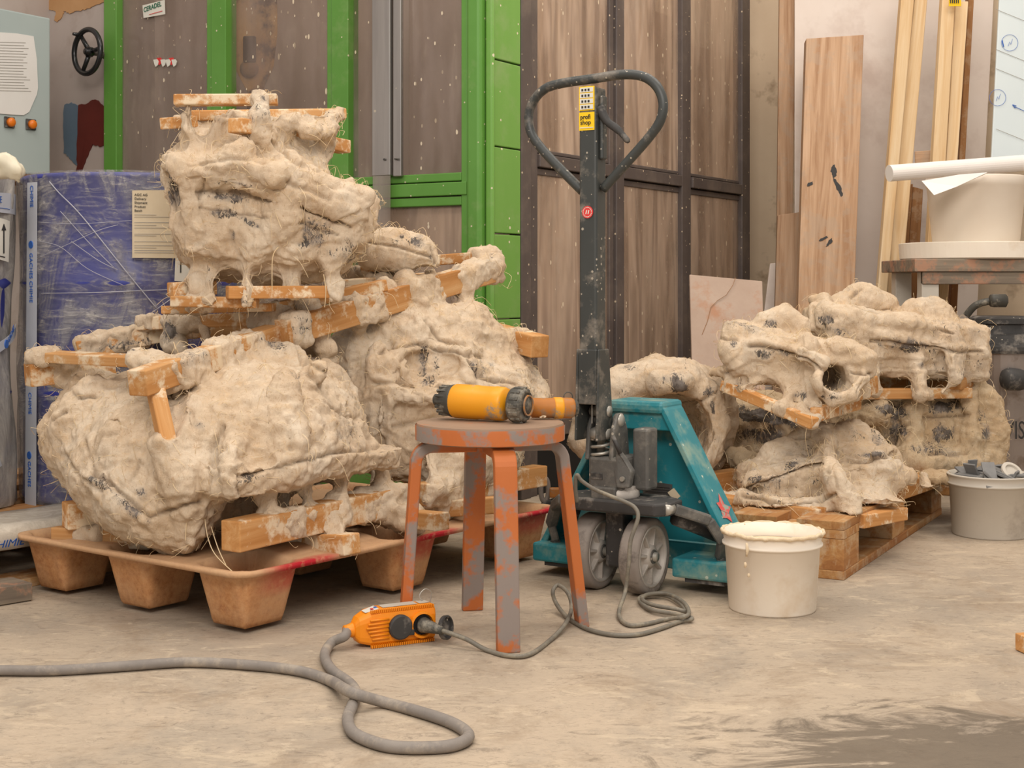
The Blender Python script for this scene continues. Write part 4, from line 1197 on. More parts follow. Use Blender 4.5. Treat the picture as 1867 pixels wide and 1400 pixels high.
m.strand((372, 930, 3.06), (378, 975, 3.02), (392, 1010, 2.98), (425, 1043, 2.93)).strand((385, 960, 3.05), (398, 1000, 2.98), (412, 1030, 2.95)).strand((120, 860, 3.36), (124, 890, 3.36), (118, 915, 3.36)).strand((335, 905, 3.05), (340, 940, 3.03), (338, 985, 3.03)).strand((505, 925, 3.1), (502, 945, 3.09), (500, 965, 3.09))
m.build(0.011, 0.005, 420, 0.24, zmin=0.135)

# back mould, carrying the upper batten frame
m = Mould('plaster_mould', 'plaster mould behind the stool with large batten frame on top', pal(0.25, 0.85, 0.13), seed=2, h=0.0048)
m.chain([(650, 650, 3.72, 50), (740, 620, 3.80, 66), (840, 625, 3.86, 66), (905, 665, 3.9, 50), (955, 705, 3.9, 36)], 0.06)
m.chain([(700, 740, 3.66, 70), (800, 740, 3.72, 90), (900, 735, 3.8, 72), (960, 735, 3.86, 40)], 0.07)
m.chain([(720, 820, 3.66, 60), (820, 830, 3.66, 66), (900, 820, 3.74, 50)], 0.07)
m.chain([(660, 640, 3.68, 14), (760, 605, 3.72, 16), (850, 640, 3.74, 16), (930, 700, 3.76, 18), (985, 740, 3.8, 14)], 0.03)
m.chain([(835, 640, 3.72, 22), (855, 700, 3.66, 18), (870, 740, 3.64, 16)], 0.03)
m.chain([(700, 690, 3.6, 12), (740, 720, 3.56, 12), (800, 730, 3.56, 14)], 0.03)
m.chain([(940, 620, 3.92, 14), (955, 660, 3.9, 12), (965, 690, 3.9, 16)], 0.02)
m.chain([(780, 800, 3.56, 20), (785, 850, 3.53, 12), (800, 890, 3.50, 22)], 0.02)
m.chain([(900, 840, 3.7, 14), (895, 900, 3.66, 8)], 0.02).chain([(690, 820, 3.62, 20), (690, 900, 3.56, 16)], 0.03)
m.chain([(700, 530, 3.72, 20), (705, 580, 3.7, 9), (700, 600, 3.68, 6)], 0.015).chain([(560, 560, 3.54, 14), (585, 600, 3.54, 12), (590, 640, 3.55, 12), (600, 660, 3.58, 14)], 0.015)
m.chain([(650, 540, 3.64, 10), (655, 600, 3.66, 7), (660, 640, 3.7, 12)], 0.015).chain([(790, 500, 3.84, 12), (795, 560, 3.84, 10), (800, 590, 3.84, 14)], 0.02)
m.chain([(845, 500, 3.9, 18), (852, 550, 3.9, 10), (860, 580, 3.88, 14)], 0.02).chain([(740, 520, 3.76, 16), (765, 560, 3.78, 12), (775, 590, 3.8, 14)], 0.02)
m.chain([(310, 585, 3.6, 16), (315, 620, 3.6, 16), (330, 640, 3.58, 10)], 0.015).chain([(375, 590, 3.58, 10), (378, 620, 3.55, 9)], 0.015)
m.band((840, 650, 20), (858, 700, 18), (880, 740, 16)).band((690, 640, 14), (700, 720, 18), (690, 790, 18)).band((930, 680, 14), (960, 720, 14)).band((760, 600, 14), (730, 650, 14), (720, 700, 12)).band((690, 650, 7), (770, 636, 8), (850, 655, 8)).band((700, 690, 8), (780, 705, 9), (850, 720, 9))
m.batten((256, 590, 3.66), (540, 578, 3.50), 0.05, 0.034, ((0.0, 0.12), (0.3, 0.42), (0.72, 0.95)))
m.batten((515, 607, 3.43), (905, 490, 4.02), 0.05, 0.064, ((0.02, 0.08), (0.28, 0.42), (0.56, 0.70), (0.76, 1.0)), fat=0.006)
m.batten((690, 482, 3.96), (906, 466, 4.06), 0.045, 0.03, ((0.0, 0.25), (0.78, 1.0)))
m.batten((560, 575, 3.52), (560, 640, 3.6), 0.04, 0.04, ((0.0, 1.0),))
m.batten((620, 522, 3.72), (780, 508, 3.92), 0.045, 0.034, ((0.35, 0.55),))
m.batten((615, 500, 3.86), (740, 490, 3.9), 0.04, 0.03, ((0.0, 0.4),))
m.batten((255, 604, 3.75), (470, 600, 3.72), 0.05, 0.04, ((0.0, 0.5),))
m.batten((985, 632, 3.84), (860, 598, 4.15), 0.056, 0.060, ((0.22, 0.36), (0.7, 1.0)))
m.batten((765, 902, 3.48), (985, 866, 3.86), 0.05, 0.055, ((0.0, 0.30), (0.55, 0.66)), fat=0.005)
m.batten((905, 920, 3.50), (700, 935, 3.62), 0.04, 0.04, ((0.4, 0.7),))
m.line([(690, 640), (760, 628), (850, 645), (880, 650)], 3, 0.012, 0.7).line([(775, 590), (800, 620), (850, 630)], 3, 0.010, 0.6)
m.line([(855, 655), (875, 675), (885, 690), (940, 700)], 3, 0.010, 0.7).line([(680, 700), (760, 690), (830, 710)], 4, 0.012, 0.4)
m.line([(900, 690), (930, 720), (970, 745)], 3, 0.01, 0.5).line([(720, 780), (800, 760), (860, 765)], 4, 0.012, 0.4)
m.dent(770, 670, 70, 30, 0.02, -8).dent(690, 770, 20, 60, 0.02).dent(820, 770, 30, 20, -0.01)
m.stain(770, 650, 12, 34, 1.0, 10).stain(795, 655, 10, 26, 0.9).stain(870, 668, 22, 16, 1.0, 30).stain(785, 685, 20, 10, 1.0).stain(900, 660, 12, 8, 0.9).stain(560, 590, 30, 22, 0.7).stain(735, 500, 30, 8, 0.7)
m.stain(310, 605, 16, 30, 1.3).stain(815, 490, 20, 16, 0.9).stain(895, 470, 10, 10, 0.9).stain(640, 490, 30, 8, 0.8)
m.build(0.011, 0.005, 500, 0.24, zmin=0.135)

# small tube-shaped mould lying on the frame
m = Mould('small_plaster_mould', 'small rounded plaster mould with black marks lying on the batten frame', P(730, 490, 3.8), seed=3, h=0.0045)
m.chain([(680, 448, 3.80, 32), (730, 455, 3.80, 36), (770, 462, 3.80, 30), (796, 478, 3.80, 10)], 0.04).chain([(672, 470, 3.78, 18), (740, 476, 3.78, 16), (790, 484, 3.78, 8)], 0.03)
m.line([(662, 440), (700, 446), (750, 458), (790, 468)], 2.5, 0.008, 0.6).line([(790, 450), (800, 486)], 2.5, 0.007, 0.4)
m.stain(755, 440, 22, 22, 1.1, 30).stain(720, 440, 10, 14, 0.9).stain(665, 455, 10, 20, 1.0).stain(735, 425, 14, 8, 0.9).stain(790, 470, 10, 16, 0.8)
m.build(0.004, 0.002, 60, 0.2)

# top mould
m = Mould('plaster_mould', 'topmost plaster mould standing on short battens above the frame', P(460, 560, 3.5), seed=4, h=0.0045)
m.chain([(385, 275, 3.52, 42), (440, 262, 3.55, 48), (500, 262, 3.56, 48), (550, 285, 3.58, 36)], 0.06)
m.ell((465, 318, 3.52), (0.205, 0.16, 0.085), pitch=9, yaw=12, k=0.06)
m.box((482, 338, 3.50), (0.245, 0.15, 0.030), yaw=13, pitch=11, rnd=0.016, k=0.03)
m.box((500, 392, 3.51), (0.225, 0.135, 0.050), yaw=13, pitch=11, rnd=0.03, k=0.03)
m.ell((455, 436, 3.50), (0.190, 0.165, 0.122), yaw=10, k=0.05).ell((568, 448, 3.55), (0.12, 0.13, 0.092), yaw=10, k=0.05)
m.chain([(610, 375, 3.54, 42), (655, 400, 3.58, 32)], 0.05)
m.chain([(313, 322, 3.42, 16), (322, 355, 3.40, 18), (330, 405, 3.38, 18), (350, 450, 3.36, 22)], 0.03)
m.chain([(310, 318, 3.42, 12), (345, 300, 3.40, 16), (420, 305, 3.34, 18), (500, 318, 3.32, 18)], 0.03)
m.band((335, 310, 16), (340, 360, 16), (352, 400, 18), (380, 440, 18)).band((525, 290, 18), (522, 350, 26), (510, 400, 28), (475, 440, 24), (450, 480, 16))
m.band((625, 365, 12), (645, 395, 14), (625, 440, 18), (606, 480, 16)).band((360, 318, 9), (430, 332, 10), (495, 344, 9)).band((545, 350, 10), (600, 372, 11), (640, 392, 10)).band((440, 270, 20), (400, 300, 18), (360, 310, 14)).band((520, 470, 18), (560, 460, 14))
m.chain([(640, 340, 3.56, 20), (670, 370, 3.58, 22), (675, 410, 3.56, 18)], 0.03)
m.chain([(345, 175, 3.44, 10), (345, 210, 3.40, 14), (345, 235, 3.40, 14), (365, 270, 3.42, 20)], 0.02)       # ears round the top battens
m.chain([(470, 178, 3.40, 12), (475, 215, 3.37, 15), (480, 245, 3.38, 20), (490, 270, 3.42, 24)], 0.025)
m.chain([(420, 205, 3.5, 14), (400, 220, 3.45, 16), (385, 250, 3.45, 20)], 0.02).chain([(560, 240, 3.46, 16), (600, 235, 3.55, 20), (600, 275, 3.6, 14), (580, 300, 3.6, 14)], 0.02)
m.chain([(520, 225, 3.44, 14), (560, 215, 3.5, 12), (615, 210, 3.58, 14)], 0.02).chain([(330, 250, 3.42, 8), (350, 290, 3.44, 14)], 0.02)
m.chain([(355, 480, 3.40, 12), (342, 510, 3.38, 8), (350, 530, 3.38, 8)], 0.02).chain([(380, 500, 3.4, 16), (385, 545, 3.36, 18)], 0.02)
m.chain([(450, 500, 3.38, 18), (447, 525, 3.34, 12), (448, 552, 3.33, 16)], 0.02).chain([(530, 495, 3.42, 20), (530, 535, 3.40, 18)], 0.02).chain([(600, 470, 3.44, 20), (610, 520, 3.43, 12), (610, 545, 3.42, 12)], 0.02)
m.batten((318, 183, 3.40), (506, 182, 3.42), 0.04, 0.026, ((0.1, 0.24), (0.76, 0.88)), fat=0.005)
m.batten((302, 225, 3.42), (350, 222, 3.5), 0.04, 0.028, ((0.5, 1.0),))
m.batten((345, 212, 3.52), (630, 208, 3.62), 0.04, 0.026, ((0.0, 0.15), (0.25, 0.4), (0.8, 1.0)))
m.batten((428, 228, 3.32), (628, 268, 3.72), 0.042, 0.034, ((0.1, 0.45), (0.62, 0.8)))
m.batten((310, 528, 3.40), (390, 524, 3.46), 0.045, 0.034, ((0.55, 1.0),)).batten((314, 549, 3.38), (470, 552, 3.38), 0.05, 0.026, ((0.0, 0.4), (0.65, 1.0)))
m.batten((414, 533, 3.34), (620, 532, 3.44), 0.042, 0.030, ((0.08, 0.26), (0.46, 0.68), (0.86, 1.0)))
m.batten((465, 570, 3.52), (700, 520, 3.68), 0.05, 0.030, ((0.0, 0.2),)).batten((300, 565, 3.50), (500, 560, 3.46), 0.05, 0.020, ((0.0, 0.7),))
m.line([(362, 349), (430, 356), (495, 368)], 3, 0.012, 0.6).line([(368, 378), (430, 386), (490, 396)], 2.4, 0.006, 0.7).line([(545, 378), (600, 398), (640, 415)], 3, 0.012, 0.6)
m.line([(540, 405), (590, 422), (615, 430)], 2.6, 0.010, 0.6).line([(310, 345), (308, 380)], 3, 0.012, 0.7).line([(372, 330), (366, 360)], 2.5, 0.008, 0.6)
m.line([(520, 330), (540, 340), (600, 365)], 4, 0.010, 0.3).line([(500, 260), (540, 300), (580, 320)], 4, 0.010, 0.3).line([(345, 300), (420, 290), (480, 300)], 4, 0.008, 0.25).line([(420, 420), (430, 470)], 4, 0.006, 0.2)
m.dent(420, 300, 60, 14, -0.006)
m.stain(430, 338, 65, 8, 0.9, 7).stain(425, 362, 50, 8, 1.0, 7).stain(405, 388, 30, 12, 1.1).stain(425, 430, 10, 24, 1.4).stain(455, 405, 26, 10, 1.0, 25).stain(570, 425, 40, 26, 0.9, 15).stain(600, 460, 40, 20, 0.8)
m.stain(312, 345, 12, 30, 1.1).stain(640, 460, 26, 24, 0.8).stain(480, 180, 8, 10, 0.9).stain(430, 552, 60, 10, 0.8).stain(470, 195, 6, 12, 0.9).stain(560, 445, 30, 14, 1.0)
m.strand((508, 450, 3.30), (497, 470, 3.30), (496, 530, 3.31)).strand((335, 255, 3.42), (338, 285, 3.42), (345, 300, 3.4)).strand((590, 500, 3.4), (594, 530, 3.4), (592, 560, 3.41))
m.build(0.008, 0.004, 480, 0.24)

# ============================================================ PALLET AND MOULDS ON THE RIGHT
RV = Vector((0.474, 0.881, 0)).normalized(); RU = Vector((RV.y, -RV.x, 0))
RC = Vector((0.815, 3.50, 0))
wood_pallet('block_pallet', RC, RV, -RU, 1.15, 0.80, 'wooden block pallet under the right hand pile of moulds')


m = Mould('plaster_mould', 'low front plaster mould of the right pile behind the white bucket', RC + RV * 0.2 - RU * 0.2 + Z * 0.144, seed=5, h=0.005)
m.box((1495, 868, 3.94), (0.205, 0.14, 0.046), yaw=8, pitch=-5, rnd=0.022, k=0.04).chain([(1378, 884, 3.86, 24), (1450, 872, 3.90, 36)], 0.04)
m.box((1490, 915, 3.86), (0.20, 0.14, 0.018), yaw=8, pitch=-3, rnd=0.012, k=0.03)
m.chain([(1420, 838, 3.98, 26), (1490, 815, 4.02, 34), (1560, 818, 4.04, 40), (1615, 838, 4.02, 26)], 0.05)
m.chain([(1355, 905, 3.78, 12), (1420, 925, 3.72, 16), (1480, 930, 3.70, 16), (1530, 920, 3.72, 16), (1600, 895, 3.84, 18), (1655, 868, 3.98, 16)], 0.04)
m.chain([(1520, 880, 3.74, 18), (1540, 905, 3.66, 22), (1552, 935, 3.62, 14), (1548, 955, 3.60, 6)], 0.03).chain([(1498, 925, 3.68, 10), (1507, 965, 3.62, 8), (1505, 985, 3.60, 9)], 0.02)
m.chain([(1610, 890, 3.86, 14), (1625, 905, 3.84, 10), (1628, 920, 3.84, 9)], 0.02).chain([(1320, 905, 3.9, 10), (1345, 915, 3.86, 14), (1400, 930, 3.8, 16)], 0.03)
m.chain([(1685, 868, 4.1, 10), (1690, 890, 4.08, 12), (1675, 905, 4.05, 10)], 0.02)
m.band((1500, 800, 12), (1515, 850, 18), (1530, 890, 20)).band((1545, 826, 6), (1600, 824, 7), (1638, 816, 6)).band((1360, 880, 6), (1420, 866, 7), (1490, 838, 7)).band((1600, 830, 10), (1625, 870, 12))
m.batten((1490, 942, 3.66), (1700, 872, 4.30), 0.045, 0.05, ((0.12, 0.2), (0.4, 0.62)), fat=0.004).batten((1310, 918, 3.84), (1500, 945, 3.66), 0.05, 0.05, ((0.2, 0.75),))
m.batten((1560, 950, 3.64), (1640, 935, 3.84), 0.05, 0.034, ((0.5, 0.8),))
m.line([(1350, 892), (1400, 880), (1450, 860), (1495, 845)], 3, 0.012, 0.8).line([(1545, 838), (1600, 836), (1635, 824)], 3, 0.010, 0.8).line([(1355, 905), (1430, 915), (1520, 905)], 4, 0.012, 0.6)
m.line([(1450, 805), (1480, 802)], 2.5, 0.008, 0.6).line([(1520, 850), (1525, 890)], 4, 0.008, 0.3)
m.stain(1380, 870, 26, 16, 1.2, -15).stain(1445, 850, 20, 14, 1.2).stain(1580, 828, 50, 9, 1.3, -3).stain(1370, 905, 30, 10, 1.0, 15).stain(1490, 875, 20, 14, 0.6).stain(1565, 795, 26, 12, 0.9).stain(1470, 830, 40, 18, 0.6).stain(1600, 790, 14, 26, 0.8, -20)
m.build(0.004, 0.003, 260, 0.34, rough=0.0022, zmin=0.146)

m = Mould('hollow_plaster_mould', 'hollow ring shaped plaster mould standing behind the pallet jack', P(1190, 870, 4.1), seed=6, h=0.005)
ringp = [(1075, 800, 4.08, 30), (1085, 745, 4.08, 32), (1130, 708, 4.1, 34), (1190, 692, 4.1, 32), (1245, 694, 4.08, 30), (1288, 726, 4.06, 28), (1300, 775, 4.05, 24), (1292, 822, 4.05, 26), (1255, 860, 4.05, 28), (1200, 870, 4.06, 26), (1130, 860, 4.08, 28), (1075, 800, 4.08, 30)]
m.chain(ringp, 0.04).chain([(a * 0.8 + 1190 * 0.2 + 12, b * 0.8 + 780 * 0.2 - 6, D + 0.22, r + 16) for a, b, D, r in ringp], 0.06)
m.chain([(1190, 775, 4.36, 75)], 0.06)
m.chain([(1222, 782, 3.92, 74), (1222, 782, 4.22, 66)], 0.015, cut=True)
m.chain([(1200, 700, 3.98, 18), (1250, 696, 3.98, 14)], 0.03)
m.line([(1205, 738), (1270, 728)], 2.5, 0.006, 0.7).line([(1265, 735), (1310, 715)], 2.5, 0.008, 0.6).line([(1280, 830), (1300, 790)], 4, 0.012, 0.5)
m.stain(1235, 700, 26, 16, 1.6, 30).stain(1290, 715, 16, 14, 1.2).stain(1300, 740, 8, 20, 0.9).stain(1130, 720, 14, 16, 0.8).stain(1150, 670, 20, 8, 0.8).stain(1275, 850, 20, 16, 1.0)
m.build(0.003, 0.002, 120, 0.3, rough=0.002, zmin=0.15)

m = Mould('plaster_mould', 'dark speckled plaster mould in shade under the tilted one', P(1400, 880, 4.35), seed=7, h=0.006, mat='plaster_dark')  # darker plaster colour stands in for the shade under the tilted mould
m.chain([(1325, 765, 4.4, 42), (1400, 775, 4.4, 56), (1480, 790, 4.4, 60)], 0.06).chain([(1330, 840, 4.36, 30), (1400, 850, 4.36, 36), (1470, 860, 4.3, 40)], 0.05)
m.chain([(1340, 830, 4.2, 14), (1370, 850, 4.16, 18), (1360, 880, 4.12, 14)], 0.03)
m.batten((1290, 880, 4.02), (1345, 872, 4.1), 0.05, 0.055, ())
m.stain(1400, 760, 90, 20, 1.6, 12).stain(1400, 790, 60, 20, 1.2).stain(1370, 850, 26, 14, 1.4).stain(1330, 880, 30, 16, 1.4)
m.build(0.007, 0.005, 200, 0.5)

m = Mould('plaster_mould', 'tilted plaster mould with round hole in its end on a batten frame', P(1450, 770, 4.0), seed=8, h=0.0045)
m.box((1440, 632, 4.08), (0.185, 0.125, 0.042), yaw=-16, pitch=11, rnd=0.02, k=0.03).box((1452, 672, 4.03), (0.172, 0.12, 0.056), yaw=-16, pitch=12, rnd=0.03, k=0.03)
m.chain([(1495, 700, 3.95, 40), (1545, 706, 3.90, 34)], 0.04).chain([(1540, 660, 3.94, 36), (1565, 672, 3.92, 26)], 0.04)
m.chain([(1395, 585, 4.14, 18), (1430, 578, 4.16, 20), (1465, 590, 4.14, 16)], 0.03).chain([(1545, 640, 3.9, 18), (1578, 658, 3.88, 16), (1585, 680, 3.88, 10)], 0.03)
m.chain([(1500, 660, 3.84, 10), (1497, 700, 3.80, 12), (1520, 728, 3.80, 14), (1552, 722, 3.80, 14), (1575, 690, 3.84, 12)], 0.025)
m.chain([(1526, 690, 3.70, 26), (1522, 688, 3.86, 25), (1500, 684, 4.0, 20)], 0.012, cut=True)
m.chain([(1355, 660, 4.0, 18), (1360, 690, 4.0, 18)], 0.03).chain([(1330, 680, 4.0, 14), (1300, 680, 4.05, 9)], 0.02).chain([(1385, 670, 3.97, 14), (1382, 695, 3.95, 8), (1350, 705, 3.93, 10)], 0.015)
m.chain([(1440, 700, 3.92, 20), (1438, 720, 3.88, 14), (1425, 742, 3.84, 12), (1410, 745, 3.84, 8)], 0.015).chain([(1475, 730, 3.88, 14), (1460, 745, 3.84, 9), (1470, 768, 3.80, 12)], 0.015).chain([(1490, 735, 3.86, 12), (1494, 760, 3.80, 8), (1485, 775, 3.78, 11)], 0.015)
m.band((1366, 622, 6), (1430, 636, 7), (1498, 660, 7)).band((1340, 600, 14), (1330, 640, 14), (1350, 675, 12)).band((1470, 620, 14), (1480, 680, 16), (1470, 725, 12))
m.batten((1320, 702, 4.0), (1485, 772, 3.77), 0.035, 0.03, ((0.0, 0.32), (0.44, 0.74), (0.84, 1.0)), fat=0.006).batten((1488, 755, 3.80), (1560, 735, 4.1), 0.035, 0.035, ((0.4, 0.8),))
m.batten((1330, 690, 4.05), (1420, 690, 4.2), 0.035, 0.035, ((0.0, 0.5),)).batten((1545, 718, 3.98), (1590, 700, 4.1), 0.04, 0.05, ((0.3, 0.7),))
m.line([(1366, 630), (1420, 640), (1470, 655), (1500, 674)], 2.8, 0.011, 0.8).line([(1308, 615), (1345, 618)], 2.4, 0.007, 0.6).line([(1550, 678), (1590, 682)], 2.6, 0.009, 0.8).line([(1497, 735), (1503, 700)], 2, 0.004, 0.6).line([(1565, 715), (1575, 690)], 2, 0.004, 0.6)
m.dent(1420, 625, 60, 10, -0.005, 12)
m.stain(1340, 628, 10, 12, 1.3).stain(1408, 590, 16, 10, 1.0).stain(1430, 642, 40, 10, 1.0, 12).stain(1390, 645, 18, 12, 1.2).stain(1520, 725, 24, 10, 1.2).stain(1462, 720, 12, 10, 1.2).stain(1345, 700, 12, 10, 0.9).stain(1325, 678, 10, 12, 0.9)
m.build(0.003, 0.002, 220, 0.34, rough=0.002)

m = Mould('plaster_mould', 'high plaster mould of the right pile in front of the planks', P(1640, 720, 4.4), seed=9, h=0.005)
m.box((1627, 604, 4.46), (0.255, 0.17, 0.052), yaw=6, pitch=6, rnd=0.026, k=0.03).box((1655, 655, 4.46), (0.215, 0.162, 0.056), yaw=6, pitch=5, rnd=0.035, k=0.03)
m.chain([(1535, 560, 4.48, 22), (1570, 545, 4.5, 24), (1615, 555, 4.5, 20)], 0.03).chain([(1670, 570, 4.46, 24), (1700, 572, 4.46, 26), (1725, 580, 4.44, 22)], 0.03)
m.chain([(1484, 548, 4.44, 8), (1500, 548, 4.44, 8), (1490, 575, 4.42, 12)], 0.02).chain([(1480, 600, 4.36, 8), (1484, 560, 4.4, 8)], 0.02)
m.chain([(1590, 640, 4.3, 16), (1588, 690, 4.28, 12), (1592, 715, 4.27, 14)], 0.02).chain([(1670, 670, 4.3, 22), (1675, 700, 4.28, 12), (1680, 720, 4.27, 14)], 0.02).chain([(1745, 640, 4.3, 22), (1740, 690, 4.28, 14), (1720, 715, 4.27, 8)], 0.02).chain([(1780, 640, 4.34, 16), (1770, 670, 4.34, 14)], 0.02)
m.band((1570, 580, 14), (1575, 640, 14), (1586, 690, 12)).band((1735, 600, 14), (1745, 650, 18), (1742, 690, 14)).band((1590, 612, 6), (1660, 622, 7), (1735, 632, 6)).band((1505, 560, 12), (1500, 600, 12))
m.batten((1565, 718, 4.28), (1768, 716, 4.34), 0.04, 0.032, ((0.12, 0.22), (0.55, 0.68), (0.9, 1.0)), fat=0.004).batten((1560, 695, 4.55), (1780, 695, 4.6), 0.04, 0.04, ((0.4, 0.6),)).batten((1740, 700, 4.30), (1785, 690, 4.5), 0.04, 0.035, ())
m.line([(1588, 620), (1640, 626), (1720, 640), (1790, 642)], 2.8, 0.011, 0.8).line([(1486, 590), (1484, 560)], 3, 0.008, 0.5).line([(1552, 545), (1560, 535), (1570, 528)], 3, 0.011, 0.6).line([(1560, 560), (1600, 570), (1625, 565)], 3, 0.008, 0.4).line([(1715, 600), (1740, 606)], 3, 0.012, 0.6)
m.dent(1650, 590, 80, 10, -0.005, 5).dent(1640, 665, 70, 12, 0.01)
m.stain(1508, 584, 14, 9, 1.2).stain(1660, 633, 50, 16, 1.3, 8).stain(1640, 624, 16, 8, 1.2).stain(1530, 605, 26, 8, 1.0, 12).stain(1605, 628, 14, 8, 1.0).stain(1685, 664, 8, 6, 1.0).stain(1720, 635, 20, 10, 0.8)
m.build(0.004, 0.003, 220, 0.34, rough=0.0022)

m = Mould('plaster_mould', 'speckled plaster mould lowest at the far end of the right pile', P(1700, 880, 4.45), seed=10, h=0.006, mat='plaster_dark')
m.chain([(1600, 770, 4.42, 46), (1680, 780, 4.46, 62), (1750, 790, 4.48, 66)], 0.05).chain([(1560, 760, 4.3, 24), (1600, 750, 4.3, 28)], 0.04)
m.chain([(1772, 692, 4.42, 14), (1800, 735, 4.42, 22), (1812, 790, 4.42, 20), (1800, 840, 4.42, 22), (1770, 860, 4.40, 22)], 0.035).chain([(1770, 720, 4.38, 14), (1772, 800, 4.36, 14), (1768, 840, 4.36, 14)], 0.03)
m.chain([(1610, 835, 4.32, 24), (1680, 842, 4.32, 26), (1770, 850, 4.36, 26)], 0.04).chain([(1670, 740, 4.36, 20), (1660, 790, 4.33, 18), (1655, 830, 4.3, 16)], 0.03)
m.chain([(1690, 870, 4.2, 12), (1720, 880, 4.2, 12), (1725, 900, 4.18, 9)], 0.02)
m.batten((1660, 875, 4.3), (1790, 870, 4.5), 0.045, 0.05, ((0.6, 0.8),)).batten((1668, 865, 4.45), (1668, 885, 4.35), 0.03, 0.05, ()).batten((1720, 885, 4.3), (1740, 880, 4.5), 0.05, 0.06, ())
m.line([(1690, 760), (1765, 755)], 3, 0.01, 0.7).line([(1640, 775), (1660, 770)], 3, 0.01, 0.6).line([(1695, 830), (1765, 825)], 3, 0.012, 0.5)
m.stain(1630, 750, 36, 14, 1.6, 10).stain(1720, 745, 50, 14, 1.6).stain(1640, 785, 30, 24, 1.2).stain(1720, 790, 26, 24, 1.1).stain(1705, 820, 60, 16, 0.9).stain(1800, 790, 12, 16, 1.0).stain(1790, 760, 10, 20, 0.8)
m.build(0.007, 0.005, 260, 0.45, zmin=0.15)


# ============================================================ PALLET JACK
JO = Vector((0.255, 3.385, 0))


def J(a, b, z):
    return JO + U * a + V * b + Z * z


jack = root('pallet_jack', JO, 'teal hand pallet jack with tall black steering handle', 'pallet jack')
c0 = J(-0.035, -0.045, 0)                                     # foot of the drawbar
zc0, zc1 = 0.475, 1.19


def jbox(name, a0, a1, b0, b1, z0, z1, mat, parent=None, bevel=0.004):
    return MB().hexa([J(a0, b0, z0), J(a1, b0, z0), J(a1, b1, z0), J(a0, b1, z0), J(a0, b0, z1), J(a1, b0, z1), J(a1, b1, z1), J(a0, b1, z1)]).build(name, mat, parent or jack, bevel=bevel)


ac = -0.045; bc = -0.055                                      # centre line of the drawbar
col_ = jbox('handle_column', ac - 0.0235, ac + 0.0235, bc - 0.02, bc + 0.03, 0.55, zc1, 'jack_black', None, 0.006)
# lower part of the column: wider channel with an opening
for a0, a1 in ((ac - 0.031, ac - 0.0245), (ac + 0.0245, ac + 0.031)):
    MB().hexa([J(a0, bc - 0.03, 0.36), J(a1, bc - 0.03, 0.36), J(a1, bc + 0.055, 0.36), J(a0, bc + 0.055, 0.36), J(a0, bc - 0.02, 0.575), J(a1, bc - 0.02, 0.575), J(a1, bc + 0.03, 0.575), J(a0, bc + 0.03, 0.575)]).build('handle_cheek', 'jack_black', jack, bevel=0.003)
jbox('handle_web', ac - 0.025, ac + 0.025, bc - 0.022, bc - 0.016, 0.445, 0.575, 'jack_black')
jbox('handle_back_web', ac - 0.024, ac + 0.024, bc + 0.035, bc + 0.045, 0.37, 0.56, 'black_void')
MB().tube([J(ac + 0.004, bc - 0.005, 0.46), J(ac + 0.004, bc - 0.005, 0.40)], 0.0015, 6).build('release_chain', 'spring_steel', jack)
# loop handle
hz = lambda px, py: J(ac + (px - 1097) / (776 * 0.849), bc + 0.005, CAMH - (py - HOR) / 776)
lp = [(1079, 347), (1040, 305), (1003, 262), (985, 232), (981, 200), (991, 172), (1013, 152), (1045, 145), (1097, 142), (1150, 139), (1185, 146), (1208, 166), (1218, 195), (1214, 225), (1197, 252), (1160, 295), (1115, 345)]
MB().tube(smooth_path([hz(*p) for p in lp], 6), 0.0115, 14).build('loop_handle', 'jack_black', jack, smooth=True)
lv = [hz(1114, 196), hz(1126, 222), hz(1146, 240), hz(1164, 263)]
MB().tube(smooth_path([p - V * 0.012 for p in lv], 5), [0.011] * 5 + [0.010] * 6 + [0.0075] * 4 + [0.004], 8).build('release_lever', 'dusty_black', jack, smooth=True)
jbox('lever_bracket', ac + 0.0235, ac + 0.034, bc - 0.008, bc + 0.016, 1.02, 1.17, 'jack_black')
# stickers on the column's front face
fb = bc - 0.0205


def jface(px, py):
    return J(ac + (px - 1091.5) / (776 * 0.849), fb, CAMH - (py - HOR) / 776)


def jplate(x0, x1, y0, y1, name, mat, o=0.0, parent=None):
    q = [jface(x0, y1), jface(x1, y1), jface(x1, y0), jface(x0, y0)]
    return MB().prism([p - V * (o + 0.0012) for p in q], V * 0.0012).build(name, mat, parent or jack)


ins = jplate(1077, 1104, 158, 202, 'instruction_sticker', 'sticker_yellow')
for k in range(4):
    jplate(1079, 1102, 160 + k * 10.4, 168.6 + k * 10.4, 'sticker_panel', 'sticker_white', 0.0012, ins)
    for j in range(3): jplate(1082 + j * 5.5, 1085 + j * 5.5, 162.5 + k * 10.4, 166.5 + k * 10.4, 'pictogram', 'ink_black', 0.0022, ins)
brs = jplate(1077, 1104, 205, 238, 'brand_sticker', 'sticker_yellow')
text('lettering', 'profi', 0.0155, jface(1079.5, 217.5) - V * 0.002, U, Z, 'ink_black', brs, bold=True, wx=0.92)
text('lettering', 'shop', 0.0155, jface(1079.5, 227.5) - V * 0.002, U, Z, 'ink_black', brs, wx=0.95)
jplate(1079, 1102, 232.5, 234, 'sticker_line', 'sticker_white', 0.0012, brs)
pc = jface(1092, 387)
rst = MB().lathe(pc, [(0.0001, 0.0016), (0.0145, 0.0016), (0.0145, 0)], -V, 28, xdir=tuple(Z)).build('round_sticker', 'sticker_red', jack)
